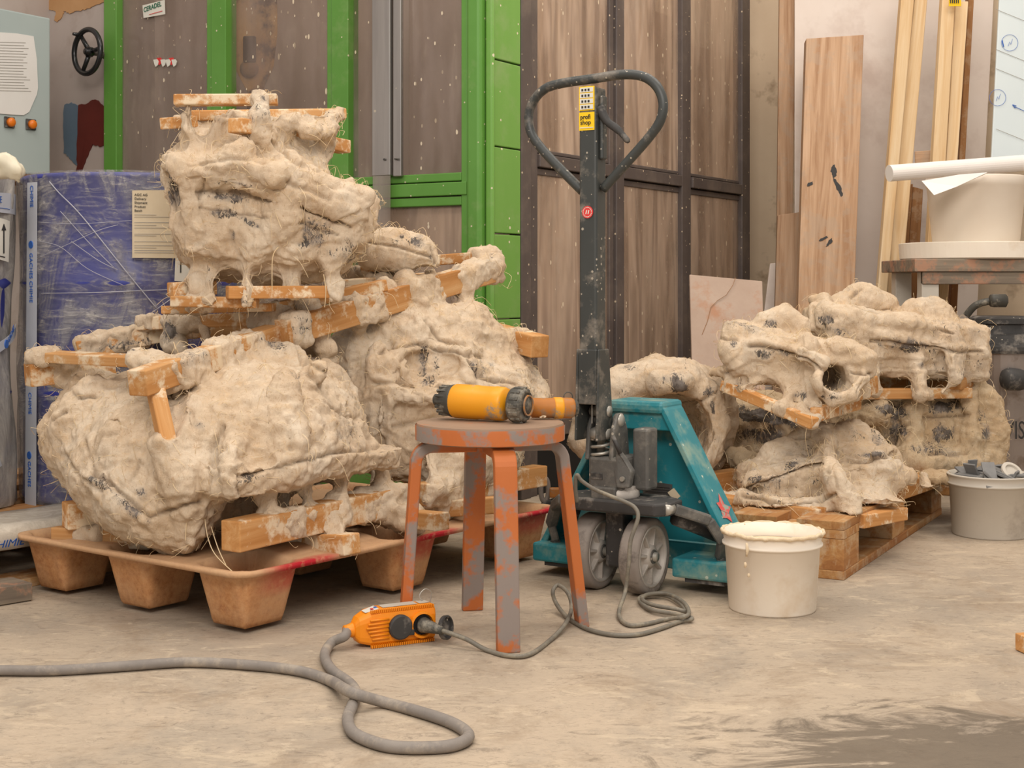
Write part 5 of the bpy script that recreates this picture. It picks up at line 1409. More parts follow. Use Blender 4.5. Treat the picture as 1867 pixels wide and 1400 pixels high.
for k in range(20):
    t = 2 * math.pi * k / 20; MB().obox(pc - V * 0.0018 + (U * math.cos(t) + Z * math.sin(t)) * 0.0112, U * 0.001, V * 0.0003, Z * 0.001).build('sticker_dot', 'sticker_white', rst)
for s in (-1, 1): MB().obox(pc - V * 0.0018 + U * 0.003 * s, (U * 0.0013), V * 0.0003, (Z * 0.0045 + U * 0.001)).build('sticker_mark', 'sticker_white', rst)
# pump: casting, piston, spring
pz = 0.222
MB().lathe(J(-0.005, -0.005, pz), [(0.052, 0), (0.055, 0.006), (0.055, 0.02), (0.048, 0.024), (0.048, 0.03)], Z, 28).build('turntable', 'wheel_rim', jack, smooth=True)
jbox('pump_block', -0.058, 0.034, -0.05, 0.05, pz + 0.022, pz + 0.10, 'cast_grey', None, 0.008)
jbox('pump_foot', -0.045, 0.02, -0.06, -0.03, pz + 0.0, pz + 0.03, 'cast_grey', None, 0.004)
jbox('pump_window', -0.05, -0.018, -0.0515, -0.046, pz + 0.045, pz + 0.062, 'dusty_black', None, 0.002)
jbox('pump_cylinder_block', 0.034, 0.075, 0.0, 0.055, pz + 0.02, pz + 0.165, 'cast_grey', None, 0.006)
for a in (-0.068, -0.004):
    MB().prism([J(a, -0.05, pz + 0.09), J(a, 0.04, pz + 0.09), J(a, 0.03, pz + 0.16), J(a, 0.008, pz + 0.20), J(a, -0.02, pz + 0.20), J(a, -0.04, pz + 0.165)], U * 0.012).build('pump_lug', 'cast_grey', jack, bevel=0.004)
    MB().lathe(J(a - 0.004, -0.006, pz + 0.183), [(0.014, 0), (0.016, 0.004), (0.016, 0.016), (0.012, 0.02), (0.001, 0.021)], U, 16).build('pivot_pin', 'spring_steel' if a > -0.03 else 'cast_grey', jack, smooth=True)
pp = J(-0.036, -0.025, 0)
MB().lathe(pp + Z * (pz + 0.085), [(0.010, 0), (0.010, 0.055), (0.026, 0.055), (0.028, 0.062), (0.028, 0.072), (0.024, 0.078), (0.012, 0.084), (0.0105, 0.09), (0.0105, 0.108), (0.001, 0.108)], Z, 24).build('piston', 'spring_steel', jack, smooth=True)
sp = [pp + Vector((0.022 * math.cos(t), 0.022 * math.sin(t), pz + 0.092 + 0.048 * t / (2 * math.pi * 2.6))) for t in np.linspace(0, 2 * math.pi * 2.6, 52)]
MB().tube(sp, 0.004, 8).build('spring', 'spring_steel', jack, smooth=True)
MB().tube([J(-0.062, -0.025, pz + 0.205), J(-0.012, -0.025, pz + 0.205)], 0.013, 14).build('roller', 'spring_steel', jack, smooth=True)
MB().prism([J(0.02, -0.056, pz + 0.03), J(0.05, -0.05, pz + 0.03), J(0.056, -0.045, pz + 0.07), J(0.034, -0.045, pz + 0.10), J(0.018, -0.05, pz + 0.12), J(0.01, -0.05, pz + 0.07)], V * 0.02).build('release_cam', 'cast_grey', jack, bevel=0.004)
MB().tube([J(0.03, -0.052, pz + 0.11), J(0.012, -0.056, pz + 0.15)], 0.005, 8).build('cam_rod', 'dusty_black', jack, smooth=True)
MB().lathe(J(0.036, -0.058, pz + 0.052), [(0.0001, 0), (0.006, 0), (0.006, 0.006)], V, 10).build('bolt', 'spring_steel', jack)
# axle plate, fork yoke, two wheels
MB().prism([J(-0.135, -0.05, 0.195), J(-0.12, -0.075, 0.195), J(0.13, -0.075, 0.195), J(0.155, -0.04, 0.195), J(0.15, 0.03, 0.195), J(0.09, 0.075, 0.195), J(-0.11, 0.075, 0.195), J(-0.135, 0.03, 0.195)], Z * 0.03).build('axle_plate', 'dusty_black', jack, bevel=0.005)
MB().lathe(J(0.146, -0.052, 0.21), [(0.0001, 0), (0.013, 0), (0.013, 0.03), (0.0001, 0.03)], V, 16).build('link_pin', 'spring_steel', jack, smooth=True)
jbox('wheel_yoke', -0.024, 0.024, -0.028, 0.028, 0.06, 0.197, 'dusty_black', None, 0.006)
MB().tube([J(-0.10, 0, 0.09), J(0.10, 0, 0.09)], 0.011, 14).build('axle', 'spring_steel', jack, smooth=True)


def wheel(a):
    R = 0.09; w = 0.026; c = J(a, 0, R)
    t = MB().lathe(c, [(0.072, -w * 0.9), (0.080, -w), (R - 0.004, -w * 0.92), (R, -w * 0.7), (R, w * 0.7), (R - 0.004, w * 0.92), (0.080, w), (0.072, w * 0.9)], U, 48, cap=False).build('wheel', 'tyre', jack, smooth=True)
    MB().lathe(c, [(0.066, -w * 0.8), (0.074, -w * 0.92), (0.074, w * 0.92), (0.068, w * 0.95), (0.066, w * 0.7), (0.064, w * 0.35), (0.028, w * 0.35), (0.026, w * 0.8), (0.018, w * 0.9), (0.001, w * 0.9)], U, 48).build('wheel_disc', 'wheel_rim', t, smooth=True)
    MB().lathe(c, [(0.066, -w * 0.35), (0.028, -w * 0.35), (0.026, -w * 0.8), (0.001, -w * 0.85)], U, 32).build('wheel_disc', 'wheel_rim', t, smooth=True)
    for k in range(7):
        q = 2 * math.pi * k / 7 + 0.3; d = V * math.cos(q) + Z * math.sin(q); e = V * -math.sin(q) + Z * math.cos(q)
        MB().hexa([c + d * 0.024 - e * 0.004 + U * w * 0.3, c + d * 0.066 - e * 0.004 + U * w * 0.3, c + d * 0.066 + e * 0.004 + U * w * 0.3, c + d * 0.024 + e * 0.004 + U * w * 0.3,
                   c + d * 0.024 - e * 0.003 + U * w * 0.8, c + d * 0.066 - e * 0.003 + U * w * 0.7, c + d * 0.066 + e * 0.003 + U * w * 0.7, c + d * 0.024 + e * 0.003 + U * w * 0.8]).build('wheel_rib', 'wheel_rim', t, bevel=0.001)
    MB().lathe(c + U * w * 0.88, [(0.017, 0), (0.016, 0.003), (0.001, 0.004)], U, 20).build('hub_cap', 'cast_grey', t)


wheel(-0.066); wheel(0.066)
# teal A-frame: sloped plates, front panel, top, and the two forks
for s in (1, -1):
    t0 = [(0.068 * s, 0.44), (0.080 * s, 0.425), (0.272 * s, 0.075), (0.272 * s, 0.03), (0.255 * s, 0.03), (0.255 * s, 0.072), (0.066 * s, 0.42)]
    MB().prism([J(a, 0.085, z) for a, z in t0], V * 0.10).build('side_arm', 'teal', jack, bevel=0.003)
MB().prism([J(-0.075, 0.08, 0.415), J(0.075, 0.08, 0.415), J(0.075, 0.195, 0.415), J(-0.075, 0.195, 0.415)], Z * 0.03).build('top_plate', 'teal', jack, bevel=0.010)
MB().prism([J(-0.066, 0.155, 0.42), J(0.066, 0.155, 0.42), J(0.23, 0.155, 0.105), J(-0.23, 0.155, 0.105)], V * 0.012).build('front_panel', 'teal', jack)
MB().prism([J(-0.07, 0.095, 0.42), J(0.075, 0.095, 0.42), J(0.095, 0.095, 0.375), J(-0.09, 0.095, 0.375)], V * 0.01).build('collar_plate', 'teal', jack, bevel=0.003)
for s in (1, -1):
    a0, a1 = sorted((0.112 * s, 0.272 * s))
    fk = jbox('fork', a0, a1, 0.05, 1.25, 0.036, 0.082, 'teal', None, 0.006)
    jbox('fork_shade_strip', a0 + 0.03, a1 - 0.03, 0.06, 1.2, 0.026, 0.04, 'dusty_black', None, 0.0)  # black strip added to paint the shade beneath each fork
jbox('frame_crossbar', -0.26, 0.26, 0.165, 0.19, 0.03, 0.10, 'teal', None, 0.003)
for s in (1, -1):
    for q0, q1, w_, h_ in (((0.145, -0.01, 0.208), (0.205, 0.055, 0.178), 0.03, 0.026), ((0.205, 0.055, 0.178), (0.232, 0.075, 0.125), 0.026, 0.024), ((0.232, 0.075, 0.130), (0.222, 0.082, 0.085), 0.024, 0.02), ((0.222, 0.082, 0.09), (0.232, 0.088, 0.05), 0.022, 0.02)):
        beam('push_rod', J(q0[0] * s, q0[1], q0[2]), J(q1[0] * s, q1[1], q1[2]), w_, h_, 'cast_grey', jack, bevel=0.005)
    MB().tube([J(0.135 * s, 0.02, 0.185), J(0.21 * s, 0.13, 0.13)], 0.02, 8).build('lift_link', 'dusty_black', jack, smooth=True)


def on_panel(px, py):
    """point on the teal front panel"""
    C = J(0, 0.1535, 0); q, _ = online(px, C, U); q.z = zat(q, py); return q


typ = MB().prism([on_panel(*p) for p in ((1173, 876), (1226, 883), (1226, 912), (1173, 900))], -V * 0.002).build('type_plate', 'steel', jack)
MB().prism([on_panel(*p) - V * 0.003 for p in ((1174, 876), (1181, 877), (1179, 883), (1175, 883))], -V * 0.001).build('plate_mark', 'sticker_red', typ)
for k in range(4): MB().prism([on_panel(1184 if k == 0 else 1178, 886 + k * 4.4) - V * 0.0025, on_panel(1222, 889 + k * 4.4) - V * 0.0025, on_panel(1222, 890 + k * 4.4) - V * 0.0025, on_panel(1184 if k == 0 else 1178, 887 + k * 4.4) - V * 0.0025], -V * 0.0005).build('printed_line', 'ink_black', typ)
MB().prism([on_panel(*p) - V * 0.05 for p in ((1234, 893), (1245, 885), (1257, 900), (1246, 909))], -V * 0.002).build('paper_tag', 'label_paper', jack)
# worn red star on the right arm
e0 = J(0.080, 0.135, 0.425); e1 = J(0.272, 0.135, 0.075); dn = (e1 - e0).normalized(); nn = dn.cross(V).normalized()
if nn.z < 0: nn = -nn
star = []
ccen = e0 + dn * 0.265 + nn * 0.001
for k in range(10):
    t = 2 * math.pi * k / 10 + 0.3; rr = (0.034 if k % 2 == 0 else 0.02) * (0.8 + 0.35 * random.random())
    star.append(ccen + dn * math.cos(t) * rr * 1.1 + V * math.sin(t) * rr)
MB().prism(star, nn * 0.001).build('star_sticker', 'star_red', jack)
MB().prism([ccen + nn * 0.0012 + dn * a + V * b for a, b in ((-0.012, -0.018), (0.0, -0.02), (0.014, 0.012), (0.004, 0.017))], nn * 0.0006).build('star_patch', 'star_red', jack)

# ============================================================ STOOL
SC = Vector((-0.046, 3.0, 0))
stool = root('wooden_stool', SC, 'round wooden stool with worn orange paint and bent legs', 'stool')
MB().lathe(SC + Z * 0.400, [(0.150, 0), (0.1555, 0.003), (0.1565, 0.03), (0.154, 0.037), (0.001, 0.038)], Z, 64).build('seat', 'stool_seat', stool, smooth=False, bevel=0.0)
MB().lathe(SC + Z * 0.4005, [(0.1572, 0.002), (0.1578, 0.029), (0.1572, 0.033)], Z, 64, cap=False).build('seat_edge', 'stool_paint', stool, smooth=True)
for ang, rb in ((-78, 0.190), (12, 0.205), (103, 0.195), (189, 0.186)):
    t = math.radians(ang); d = Vector((math.cos(t), math.sin(t), 0)); e = Z.cross(d)
    th = 0.022; prof = []
    r0 = 0.168
    outer = [(0.03, 0.399)] + [(r0 - 0.045 + 0.045 * math.sin(k * math.pi / 14), 0.354 + 0.045 * math.cos(k * math.pi / 14)) for k in range(8)] + [(rb + 0.006, 0.0)]
    inner = [(rb + 0.006 - th, 0.0)] + [(r0 - 0.045 + (0.045 - th) * math.sin(k * math.pi / 14), 0.354 + (0.045 - th) * math.cos(k * math.pi / 14)) for k in range(7, -1, -1)] + [(0.03, 0.377)]
    pts = [SC + d * r + Z * z - e * 0.023 for r, z in outer + inner]; n_ = len(outer)
    m_ = MB(); L = len(outer); vs = []
    for (ro, zo), (ri, zi) in zip(outer, inner[::-1]):
        for s in (-1, 1):
            vs += [SC + d * ro + Z * zo + e * 0.023 * s, SC + d * ri + Z * zi + e * 0.023 * s]
    fs = []
    for i in range(L - 1):
        b0, b1 = i * 4, (i + 1) * 4
        fs += [(b0, b1, b1 + 2, b0 + 2), (b0 + 1, b0 + 3, b1 + 3, b1 + 1), (b0, b0 + 1, b1 + 1, b1), (b0 + 2, b1 + 2, b1 + 3, b0 + 3)]
    fs += [(0, 2, 3, 1), ((L - 1) * 4, (L - 1) * 4 + 1, (L - 1) * 4 + 3, (L - 1) * 4 + 2)]
    m_.add(vs, fs).build('leg', 'stool_paint', stool, bevel=0.003)

# ============================================================ YELLOW VIBRATOR MOTOR AND RUSTY CYLINDER ON THE STOOL
ta = P(800, 722, 3.07); tb = P(970, 741, 2.965); td = (tb - ta); TL = td.length; td.normalize()
zs = 0.4385; ta.z = zs + 0.040; tb.z = zs + 0.036
td = (tb - ta).normalized()
tool = root('yellow_motor', Vector((ta.x, ta.y, zs)).lerp(Vector((tb.x, tb.y, zs)), 0.5), 'yellow cylindrical motor tool with black end caps on the stool', 'motor')
MB().lathe(ta + td * 0.037, [(0.033, 0), (0.0365, 0.008), (0.0365, 0.06), (0.0355, 0.065), (0.0355, 0.10), (0.0365, 0.104), (0.0355, 0.122), (0.033, 0.128)], td, 40).build('housing', 'tool_yellow', tool, smooth=True)
rcap = MB().lathe(ta, [(0.010, -0.010), (0.0125, -0.008), (0.0125, 0.004), (0.020, 0.006), (0.030, 0.016), (0.033, 0.03), (0.035, 0.036), (0.035, 0.045)], td, 32).build('rear_cap', 'tool_black', tool, smooth=True)
sx = Z.cross(td).normalized(); sy = td.cross(sx)
for k in range(16):
    t = 2 * math.pi * k / 16; d = sx * math.cos(t) + sy * math.sin(t); e = sy * math.cos(t) - sx * math.sin(t)
    MB().obox(ta + td * 0.020 + d * 0.0295, td * 0.012, e * 0.0025, d * 0.0035).build('cap_fin', 'tool_black', rcap)
fcap = MB().lathe(ta + td * (TL - 0.045), [(0.035, 0), (0.037, 0.004), (0.037, 0.022), (0.033, 0.030), (0.026, 0.034), (0.026, 0.030), (0.019, 0.030), (0.018, 0.036), (0.001, 0.036)], td, 40).build('front_cap', 'tool_black', tool, smooth=True)
for k in range(14):
    t = 2 * math.pi * k / 14; d = sx * math.cos(t) + sy * math.sin(t); e = sy * math.cos(t) - sx * math.sin(t)
    MB().obox(ta + td * (TL - 0.028) + d * 0.0365, td * 0.010, e * 0.004, d * 0.002).build('cap_rib', 'tool_black', fcap, bevel=0.001)
MB().lathe(ta + td * (TL - 0.010), [(0.022, 0), (0.022, 0.003), (0.019, 0.003), (0.019, 0)], td, 28, cap=False).build('bearing_ring', 'tool_rust', fcap)
for px, py in ((832, 708), (832, 732)):
    MB().lathe(ta + td * 0.046 + (Vector((0.15, -0.8, 0.6)).normalized() if py < 720 else Vector((0.1, -0.9, -0.35)).normalized()) * 0.0355, [(0.0001, 0), (0.004, 0), (0.004, 0.002), (0.0001, 0.002)], Vector((0.1, -0.9, 0.1)), 8).build('screw', 'tool_black', tool)
ca = P(968, 737, 3.06); cb = P(1046, 750, 3.08); ca.z = zs + 0.0235; cb.z = zs + 0.0215; cdn = (cb - ca).normalized(); CL = (cb - ca).length
cyl = root('rusty_cylinder', Vector((ca.x, ca.y, zs)).lerp(Vector((cb.x, cb.y, zs)), 0.5), 'rusty orange cylinder with wire ring beside the yellow motor', 'tool')
MB().lathe(ca, [(0.016, 0), (0.0215, 0.003), (0.0215, CL * 0.5), (0.0225, CL * 0.52), (0.0225, CL * 0.94), (0.019, CL), (0.001, CL)], cdn, 28).build('barrel', 'tool_rust', cyl, smooth=True)
MB().lathe(ca + cdn * CL * 0.52, [(0.0227, 0), (0.0232, 0.004), (0.0232, 0.016), (0.0227, 0.02)], cdn, 28).build('yellow_band', 'tool_yellow', cyl, smooth=True)
MB().lathe(cb, [(0.016, -0.002), (0.019, 0.004), (0.014, 0.009), (0.001, 0.01)], cdn, 20).build('end_cap', 'tool_black', cyl, smooth=True)
rc = P(1036, 723, 3.075)
MB().tube([rc + Vector((math.cos(t) * 0.0095, 0.002, math.sin(t) * 0.0095)) for t in np.linspace(0, 2 * math.pi, 20, endpoint=False)], 0.0014, 6, closed=True).build('wire_ring', 'tool_black', cyl, smooth=True)
m = Mould('plaster_crumb', 'small white plaster crumb on the stool seat edge', P(990, 765, 2.93), 'crumb', 0.002)
m.chain([(984, 762, 2.93, 4), (990, 757, 2.93, 4), (996, 761, 2.93, 3)], 0.004); m.build(0.001, 0.0005, 0, rough=0.0)

# ============================================================ ORANGE SOCKET BOX, CABLES
bx0 = F(654, 1187); bx1 = F(797, 1169)
ob = root('socket_box', (bx0 + bx1) / 2, 'orange portable socket box with cable lying on the floor', 'socket box')
bd = (bx1 - bx0).normalized(); bw = Z.cross(bd).normalized()
if bw.y < 0: bw = -bw
BL = (bx1 - bx0).length; o_ = bx0 - bw * 0.0


def BXP(a, w, z): return bx0 + bd * a + bw * (w * 0.8) + Z * (z * 0.94)


# cross-sections along the box: narrow cable end to full body
secs = [(0.0, 0.018, 0.022, 0.052), (0.008, 0.026, 0.010, 0.064), (0.03, 0.036, 0.003, 0.076), (0.05, 0.038, 0.002, 0.080), (BL - 0.004, 0.038, 0.002, 0.080), (BL, 0.035, 0.005, 0.076)]
vs = []; fs = []; NS = 16
for a, hw, z0, z1 in secs:
    cz = (z0 + z1) / 2; hz_ = (z1 - z0) / 2
    for k in range(NS):
        t = 2 * math.pi * (k + 0.5) / NS; c, s = math.cos(t), math.sin(t); e = 0.45
        vs.append(BXP(a, 0.042 + math.copysign(abs(c) ** e, c) * hw, cz + math.copysign(abs(s) ** e, s) * hz_))
for i in range(len(secs) - 1):
    for k in range(NS): fs.append((i * NS + k, i * NS + (k + 1) % NS, (i + 1) * NS + (k + 1) % NS, (i + 1) * NS + k))
fs += [tuple(range(NS))[::-1], tuple((len(secs) - 1) * NS + k for k in range(NS))]
hou = add_mesh('housing', vs, fs, 'box_orange', ob, smooth=False, bevel=0.003)
for k in range(6):
    MB().tube([BXP(0.018 + 0.004 * abs(k - 3), 0.0035 + 0.0, 0.020 + k * 0.008), BXP(0.066, 0.0032, 0.020 + k * 0.008)], 0.0024, 6).build('side_rib', 'box_orange', hou, smooth=True)
for k in range(34):
    a = 0.03 + k * (BL - 0.036) / 33
    MB().obox(BXP(a, 0.010, 0.0775), bd * 0.0011, bw * 0.004, Z * 0.0025).build('grip_rib', 'box_orange', hou)
    MB().obox(BXP(a, 0.0075, 0.004), bd * 0.0011, bw * 0.004, Z * 0.003).build('grip_rib', 'box_orange', hou)
MB().lathe(BXP(0.002, 0.042, 0.037), [(0.014, 0), (0.015, 0.004), (0.012, 0.012), (0.011, 0.02), (0.001, 0.02)], -bd, 16).build('cable_gland', 'box_orange', ob, smooth=True)
s1 = BXP(0.090, 0.0035, 0.040); s2 = BXP(0.138, 0.0035, 0.040)
slid = MB().lathe(s1, [(0.025, -0.002), (0.025, 0.006), (0.022, 0.009), (0.001, 0.0095)], -bw, 28).build('socket_lid', 'dusty_black', ob, smooth=False)
MB().obox(s1 + bd * 0.022 - Z * 0.012 - bw * 0.005, bd * 0.007, bw * 0.003, Z * 0.006).build('lid_tab', 'dusty_black', slid, bevel=0.002)
MB().lathe(s2, [(0.027, -0.002), (0.027, 0.006), (0.0225, 0.007), (0.021, -0.004), (0.001, -0.004)], -bw, 28).build('socket_collar', 'box_orange', ob, smooth=False)
MB().lathe(s2 - bw * 0.001, [(0.0205, 0), (0.0205, 0.001), (0.001, 0.001)], -bw, 24).build('socket_face', 'black_void', ob)
hc = F(803, 1165, 0.035) + Vector((0.0, -0.0, 0)); hn = Vector((0.86, -0.5, 0.1)).normalized()
hc = s2 + bd * 0.036 - bw * 0.03 - Z * 0.004
MB().lathe(hc, [(0.024, 0), (0.0245, 0.007), (0.021, 0.008), (0.020, 0.002), (0.001, 0.002)], hn, 24).build('open_lid', 'dusty_black', ob, smooth=False)
lab = [(0.022, 0.024), (0.022, 0.052), (0.05, 0.060), (0.05, 0.022)]
MB().prism([BXP(a, w, 0.0795 if a > 0.04 else 0.0735) for a, w in lab], Z * 0.0008).build('round_label', 'sticker_white', ob)
MB().prism([BXP(a, w, 0.0805) for a, w in ((0.06, 0.026), (BL - 0.035, 0.026), (BL - 0.035, 0.058), (0.06, 0.058))], Z * 0.0006).build('rating_label', 'bucket_grey', ob)
MB().prism([BXP(a, w, 0.0805) for a, w in ((BL - 0.03, 0.028), (BL - 0.008, 0.028), (BL - 0.008, 0.055), (BL - 0.03, 0.055))], Z * 0.0006).build('small_label', 'bucket_grey', ob)
MB().obox(BXP(0.038, 0.032, 0.0795), bd * 0.003, bw * 0.003, Z * 0.0008).build('test_button', 'sticker_red', ob)
MB().obox(BXP(0.048, 0.04, 0.0805), bd * 0.003, bw * 0.004, Z * 0.0008).build('reset_button', 'ink_blue', ob)
MB().tube(smooth_path([BXP(BL - 0.012, 0.05, 0.078), BXP(BL - 0.022, 0.05, 0.092), BXP(BL - 0.010, 0.05, 0.106), BXP(BL + 0.004, 0.05, 0.098), BXP(BL + 0.002, 0.05, 0.074)], 6), 0.0013, 6).build('wire_hook', 'spring_steel', ob, smooth=True)

zf = 0.0105
gl = BXP(-0.012, 0.042, 0.037)
pth = [F(x, y, zf) for x, y in ((-60, 1224), (0, 1222), (100, 1222), (230, 1214), (340, 1207), (450, 1212), (540, 1222), (600, 1240))]
pth += [F(640, 1262, zf + 0.02)]
pth += [F(x, y, zf) for x, y in ((700, 1280), (760, 1296), (820, 1316), (852, 1336), (848, 1350), (812, 1361), (740, 1363), (690, 1356), (645, 1336), (634, 1310), (643, 1285), (650, 1265), (636, 1244), (606, 1222), (592, 1196))]
pth += [F(604, 1172, 0.015), F(628, 1160, 0.028), gl]
cab1 = MB().tube(smooth_path(pth, 8), 0.0098, 12).build('thick_cable', 'cable_grey', smooth=True)
tag(cab1, 'thick grey rubber cable looped on the floor in front of the pallet', 'cable')

pl = s2 - bw * 0.006
plug = root('plug', pl, 'dark dusty plug pushed into the orange socket box', 'plug')
pdir = (F(835, 1158, 0.03) - pl).normalized()
MB().lathe(pl - pdir * 0.004, [(0.015, 0), (0.016, 0.006), (0.013, 0.02), (0.010, 0.04), (0.008, 0.055), (0.001, 0.056)], pdir, 18).build('plug_body', 'tool_black', plug, smooth=True)
zt_ = 0.0055
p2 = [pl + pdir * 0.05, F(850, 1165, 0.022), F(885, 1184, zt_), F(925, 1195, zt_), F(965, 1193, zt_), F(1005, 1165, zt_), F(1032, 1135, zt_ + 0.012), F(1042, 1108, 0.02), F(1036, 1082, 0.045), F(1018, 1067, 0.055), F(1008, 1078, 0.045), F(1014, 1100, 0.02), F(1035, 1126, zt_), F(1070, 1146, zt_), F(1115, 1157, zt_), F(1160, 1157, zt_), F(1200, 1147, zt_), F(1240, 1133, zt_), F(1262, 1128, zt_ + 0.004)]
p2 += [F(x, y, zt_ + 0.004) for x, y in ((1245, 1122), (1225, 1118), (1190, 1112), (1170, 1100), (1166, 1090), (1185, 1084), (1215, 1086), (1240, 1100), (1250, 1114))]
p2 += [F(x, y, zt_ + 0.010) for x, y in ((1232, 1110), (1195, 1104), (1172, 1094), (1180, 1084), (1215, 1082), (1246, 1098), (1256, 1116))]
p2 += [F(1248, 1124, zt_ + 0.012), F(1215, 1129, zt_), F(1180, 1137, zt_), F(1150, 1140, zt_), F(1132, 1130, zt_), F(1129, 1112, 0.012)]
p2 += [P(1140, 1078, 3.21), P(1146, 1030, 3.205), P(1150, 985, 3.21), P(1163, 945, 3.215), P(1158, 926, 3.225), P(1140, 915, 3.24), P(1110, 903, 3.25), P(1082, 891, 3.25), P(1060, 876, 3.25), P(1052, 866, 3.25), P(1049, 885, 3.26), P(1052, 915, 3.27)]
cab2 = MB().tube(smooth_path(p2, 7), 0.0047, 10).build('thin_cord', 'cord_grey', smooth=True)
tag(cab2, 'thin grey cord coiled on the floor and draped over the jack', 'cord')

# ============================================================ BUCKETS
def bucket(name, c, rt, rb, h, label, mat, fillz=None, fillmat=None, wall=0.003):
    r = root(name, c, label, 'bucket')
    MB().lathe(c, [(rb * 0.98, 0), (rb, 0.004), (rt - 0.006, h - 0.032), (rt, h - 0.030), (rt, h - 0.026), (rt - 0.004, h - 0.024), (rt - 0.002, h - 0.006), (rt + 0.002, h - 0.003), (rt, h), (rt - wall - 0.003, h), (rt - wall - 0.006, h - 0.03), (rb - wall, 0.006), (0.001, 0.006)], Z, 64).build('pail', mat, r, smooth=True)
    return r


bk = bucket('white_bucket', F(1408, 1109), 0.1115, 0.0965, 0.176, 'white plastic bucket with dried plaster rim in front of the pallet', 'bucket_white')
bc_ = F(1408, 1109)
MB().lathe(bc_ + Z * 0.145, [(0.1035, 0), (0.08, 0.002), (0.03, 0.004), (0.001, 0.004)], Z, 40).build('plaster_fill', 'wet_plaster', bk, smooth=True)
rs = np.random.RandomState(3); rimv = []
for k in range(90):
    t = 2 * math.pi * k / 90; rimv.append(bc_ + Vector((math.cos(t) * (0.1115 + 0.001 * rs.randn()), math.sin(t) * (0.1115 + 0.001 * rs.randn()), 0.174 + 0.0012 * rs.randn())))
MB().tube(rimv, [0.0035 + 0.002 * rs.rand() for _ in range(90)], 8, closed=True).build('plaster_crust', 'wet_plaster', bk, smooth=True)
for px, py, l in ((1361, 1015, 0.03), (1358, 1035, 0.012), (1364, 1052, 0.008), (1437, 1010, 0.006)):
    q = F(px, py, 0.0); t_ = math.atan2(-1, (px - 1406) / 85); D_ = bc_.y - 0.1
    MB().tube([P(px, py, D_ + 0.001) + Z * l * k + Vector((0.002 * math.sin(k * 3), 0, 0)) for k in (0, 0.5, 1)], [0.002, 0.004, 0.0025], 6).build('plaster_drip', 'wet_plaster', bk, smooth=True)

gc = F(1806, 974)
gb = bucket('grey_bucket', gc, 0.122, 0.108, 0.178, 'grey plastic bucket full of rubber offcuts beside the right pallet', 'bucket_grey')
MB().lathe(gc + Z * 0.10, [(0.11, 0), (0.06, 0.01), (0.001, 0.012)], Z, 32).build('rubble_bed', 'rubber_chip', gb, smooth=True)
rs = np.random.RandomState(8)
for k in range(26):
    a = rs.rand() * 6.28; rr = 0.085 * math.sqrt(rs.rand()); c = gc + Vector((rr * math.cos(a), rr * math.sin(a), 0.162 + 0.022 * rs.rand()))
    x = Vector(rs.randn(3)); x.z *= 0.35; x.normalize(); y = Z.cross(x).normalized(); z = x.cross(y)
    o = MB().obox(c, x * (0.028 + 0.022 * rs.rand()), y * (0.016 + 0.01 * rs.rand()), z * 0.003).build('rubber_offcut', 'rubber_chip', bevel=0.001)
    tag(o, 'flat grey rubber offcut lying in the grey bucket', 'offcut', 'rubber offcuts in the grey bucket')
cap = MB().lathe(P(1843, 862, 4.1), [(0.030, 0), (0.032, 0.003), (0.032, 0.010), (0.022, 0.011), (0.020, 0.005), (0.001, 0.005)], Vector((0.25, -0.65, 0.7)), 24).build('plastic_disc', 'bucket_grey', smooth=False)
tag(cap, 'round pale plastic disc on top of the grey bucket contents', 'disc')

# ============================================================ LEANING TIMBER AND SHEETS ON THE RIGHT WALL
def lean(name, l1, l2, r1, r2, yl, yr, Dt, Db, th, mat, label, cat='plank', yb=None, grp=None):
    if yb is None: yb = HOR + FPX * CAMH / Db
    X = lambda p, q, y: p[0] + (q[0] - p[0]) * (y - p[1]) / (q[1] - p[1])
    tl, tr, br, bl = P(X(l1, l2, yl), yl, Dt), P(X(r1, r2, yr), yr, Dt), P(X(r1, r2, yb), yb, Db), P(X(l1, l2, yb), yb, Db)
    c0, c1 = (bl + br) / 2, (tl + tr) / 2; x = (c1 - c0).normalized(); zz = (br - bl).normalized(); zz = (zz - x * zz.dot(x)).normalized(); yy = zz.cross(x)
    if yy.y < 0: yy = -yy
    R = Matrix((x, yy, x.cross(yy))).transposed()
    c = (c0 + c1) / 2; q = [R.transposed() @ (p - c) for p in (tl, tr, br, bl)]
    me = bpy.data.meshes.new(name); vs = q + [p + Vector((0, th, 0)) for p in q]
    me.from_pydata([tuple(v) for v in vs], [], [(0, 1, 2, 3), (7, 6, 5, 4), (0, 4, 5, 1), (1, 5, 6, 2), (2, 6, 7, 3), (3, 7, 4, 0)]); me.update()
    bm = bmesh.new(); bm.from_mesh(me); bmesh.ops.recalc_face_normals(bm, faces=bm.faces); bm.to_mesh(me); bm.free()
    me.materials.append(MAT[mat]); o = bpy.data.objects.new(name, me); COL.objects.link(o)
    m4 = R.to_4x4(); m4.translation = c; o.matrix_local = m4
    b = o.modifiers.new('bevel', 'BEVEL'); b.width = 0.003; b.segments = 2
    return tag(o, label, cat, grp)


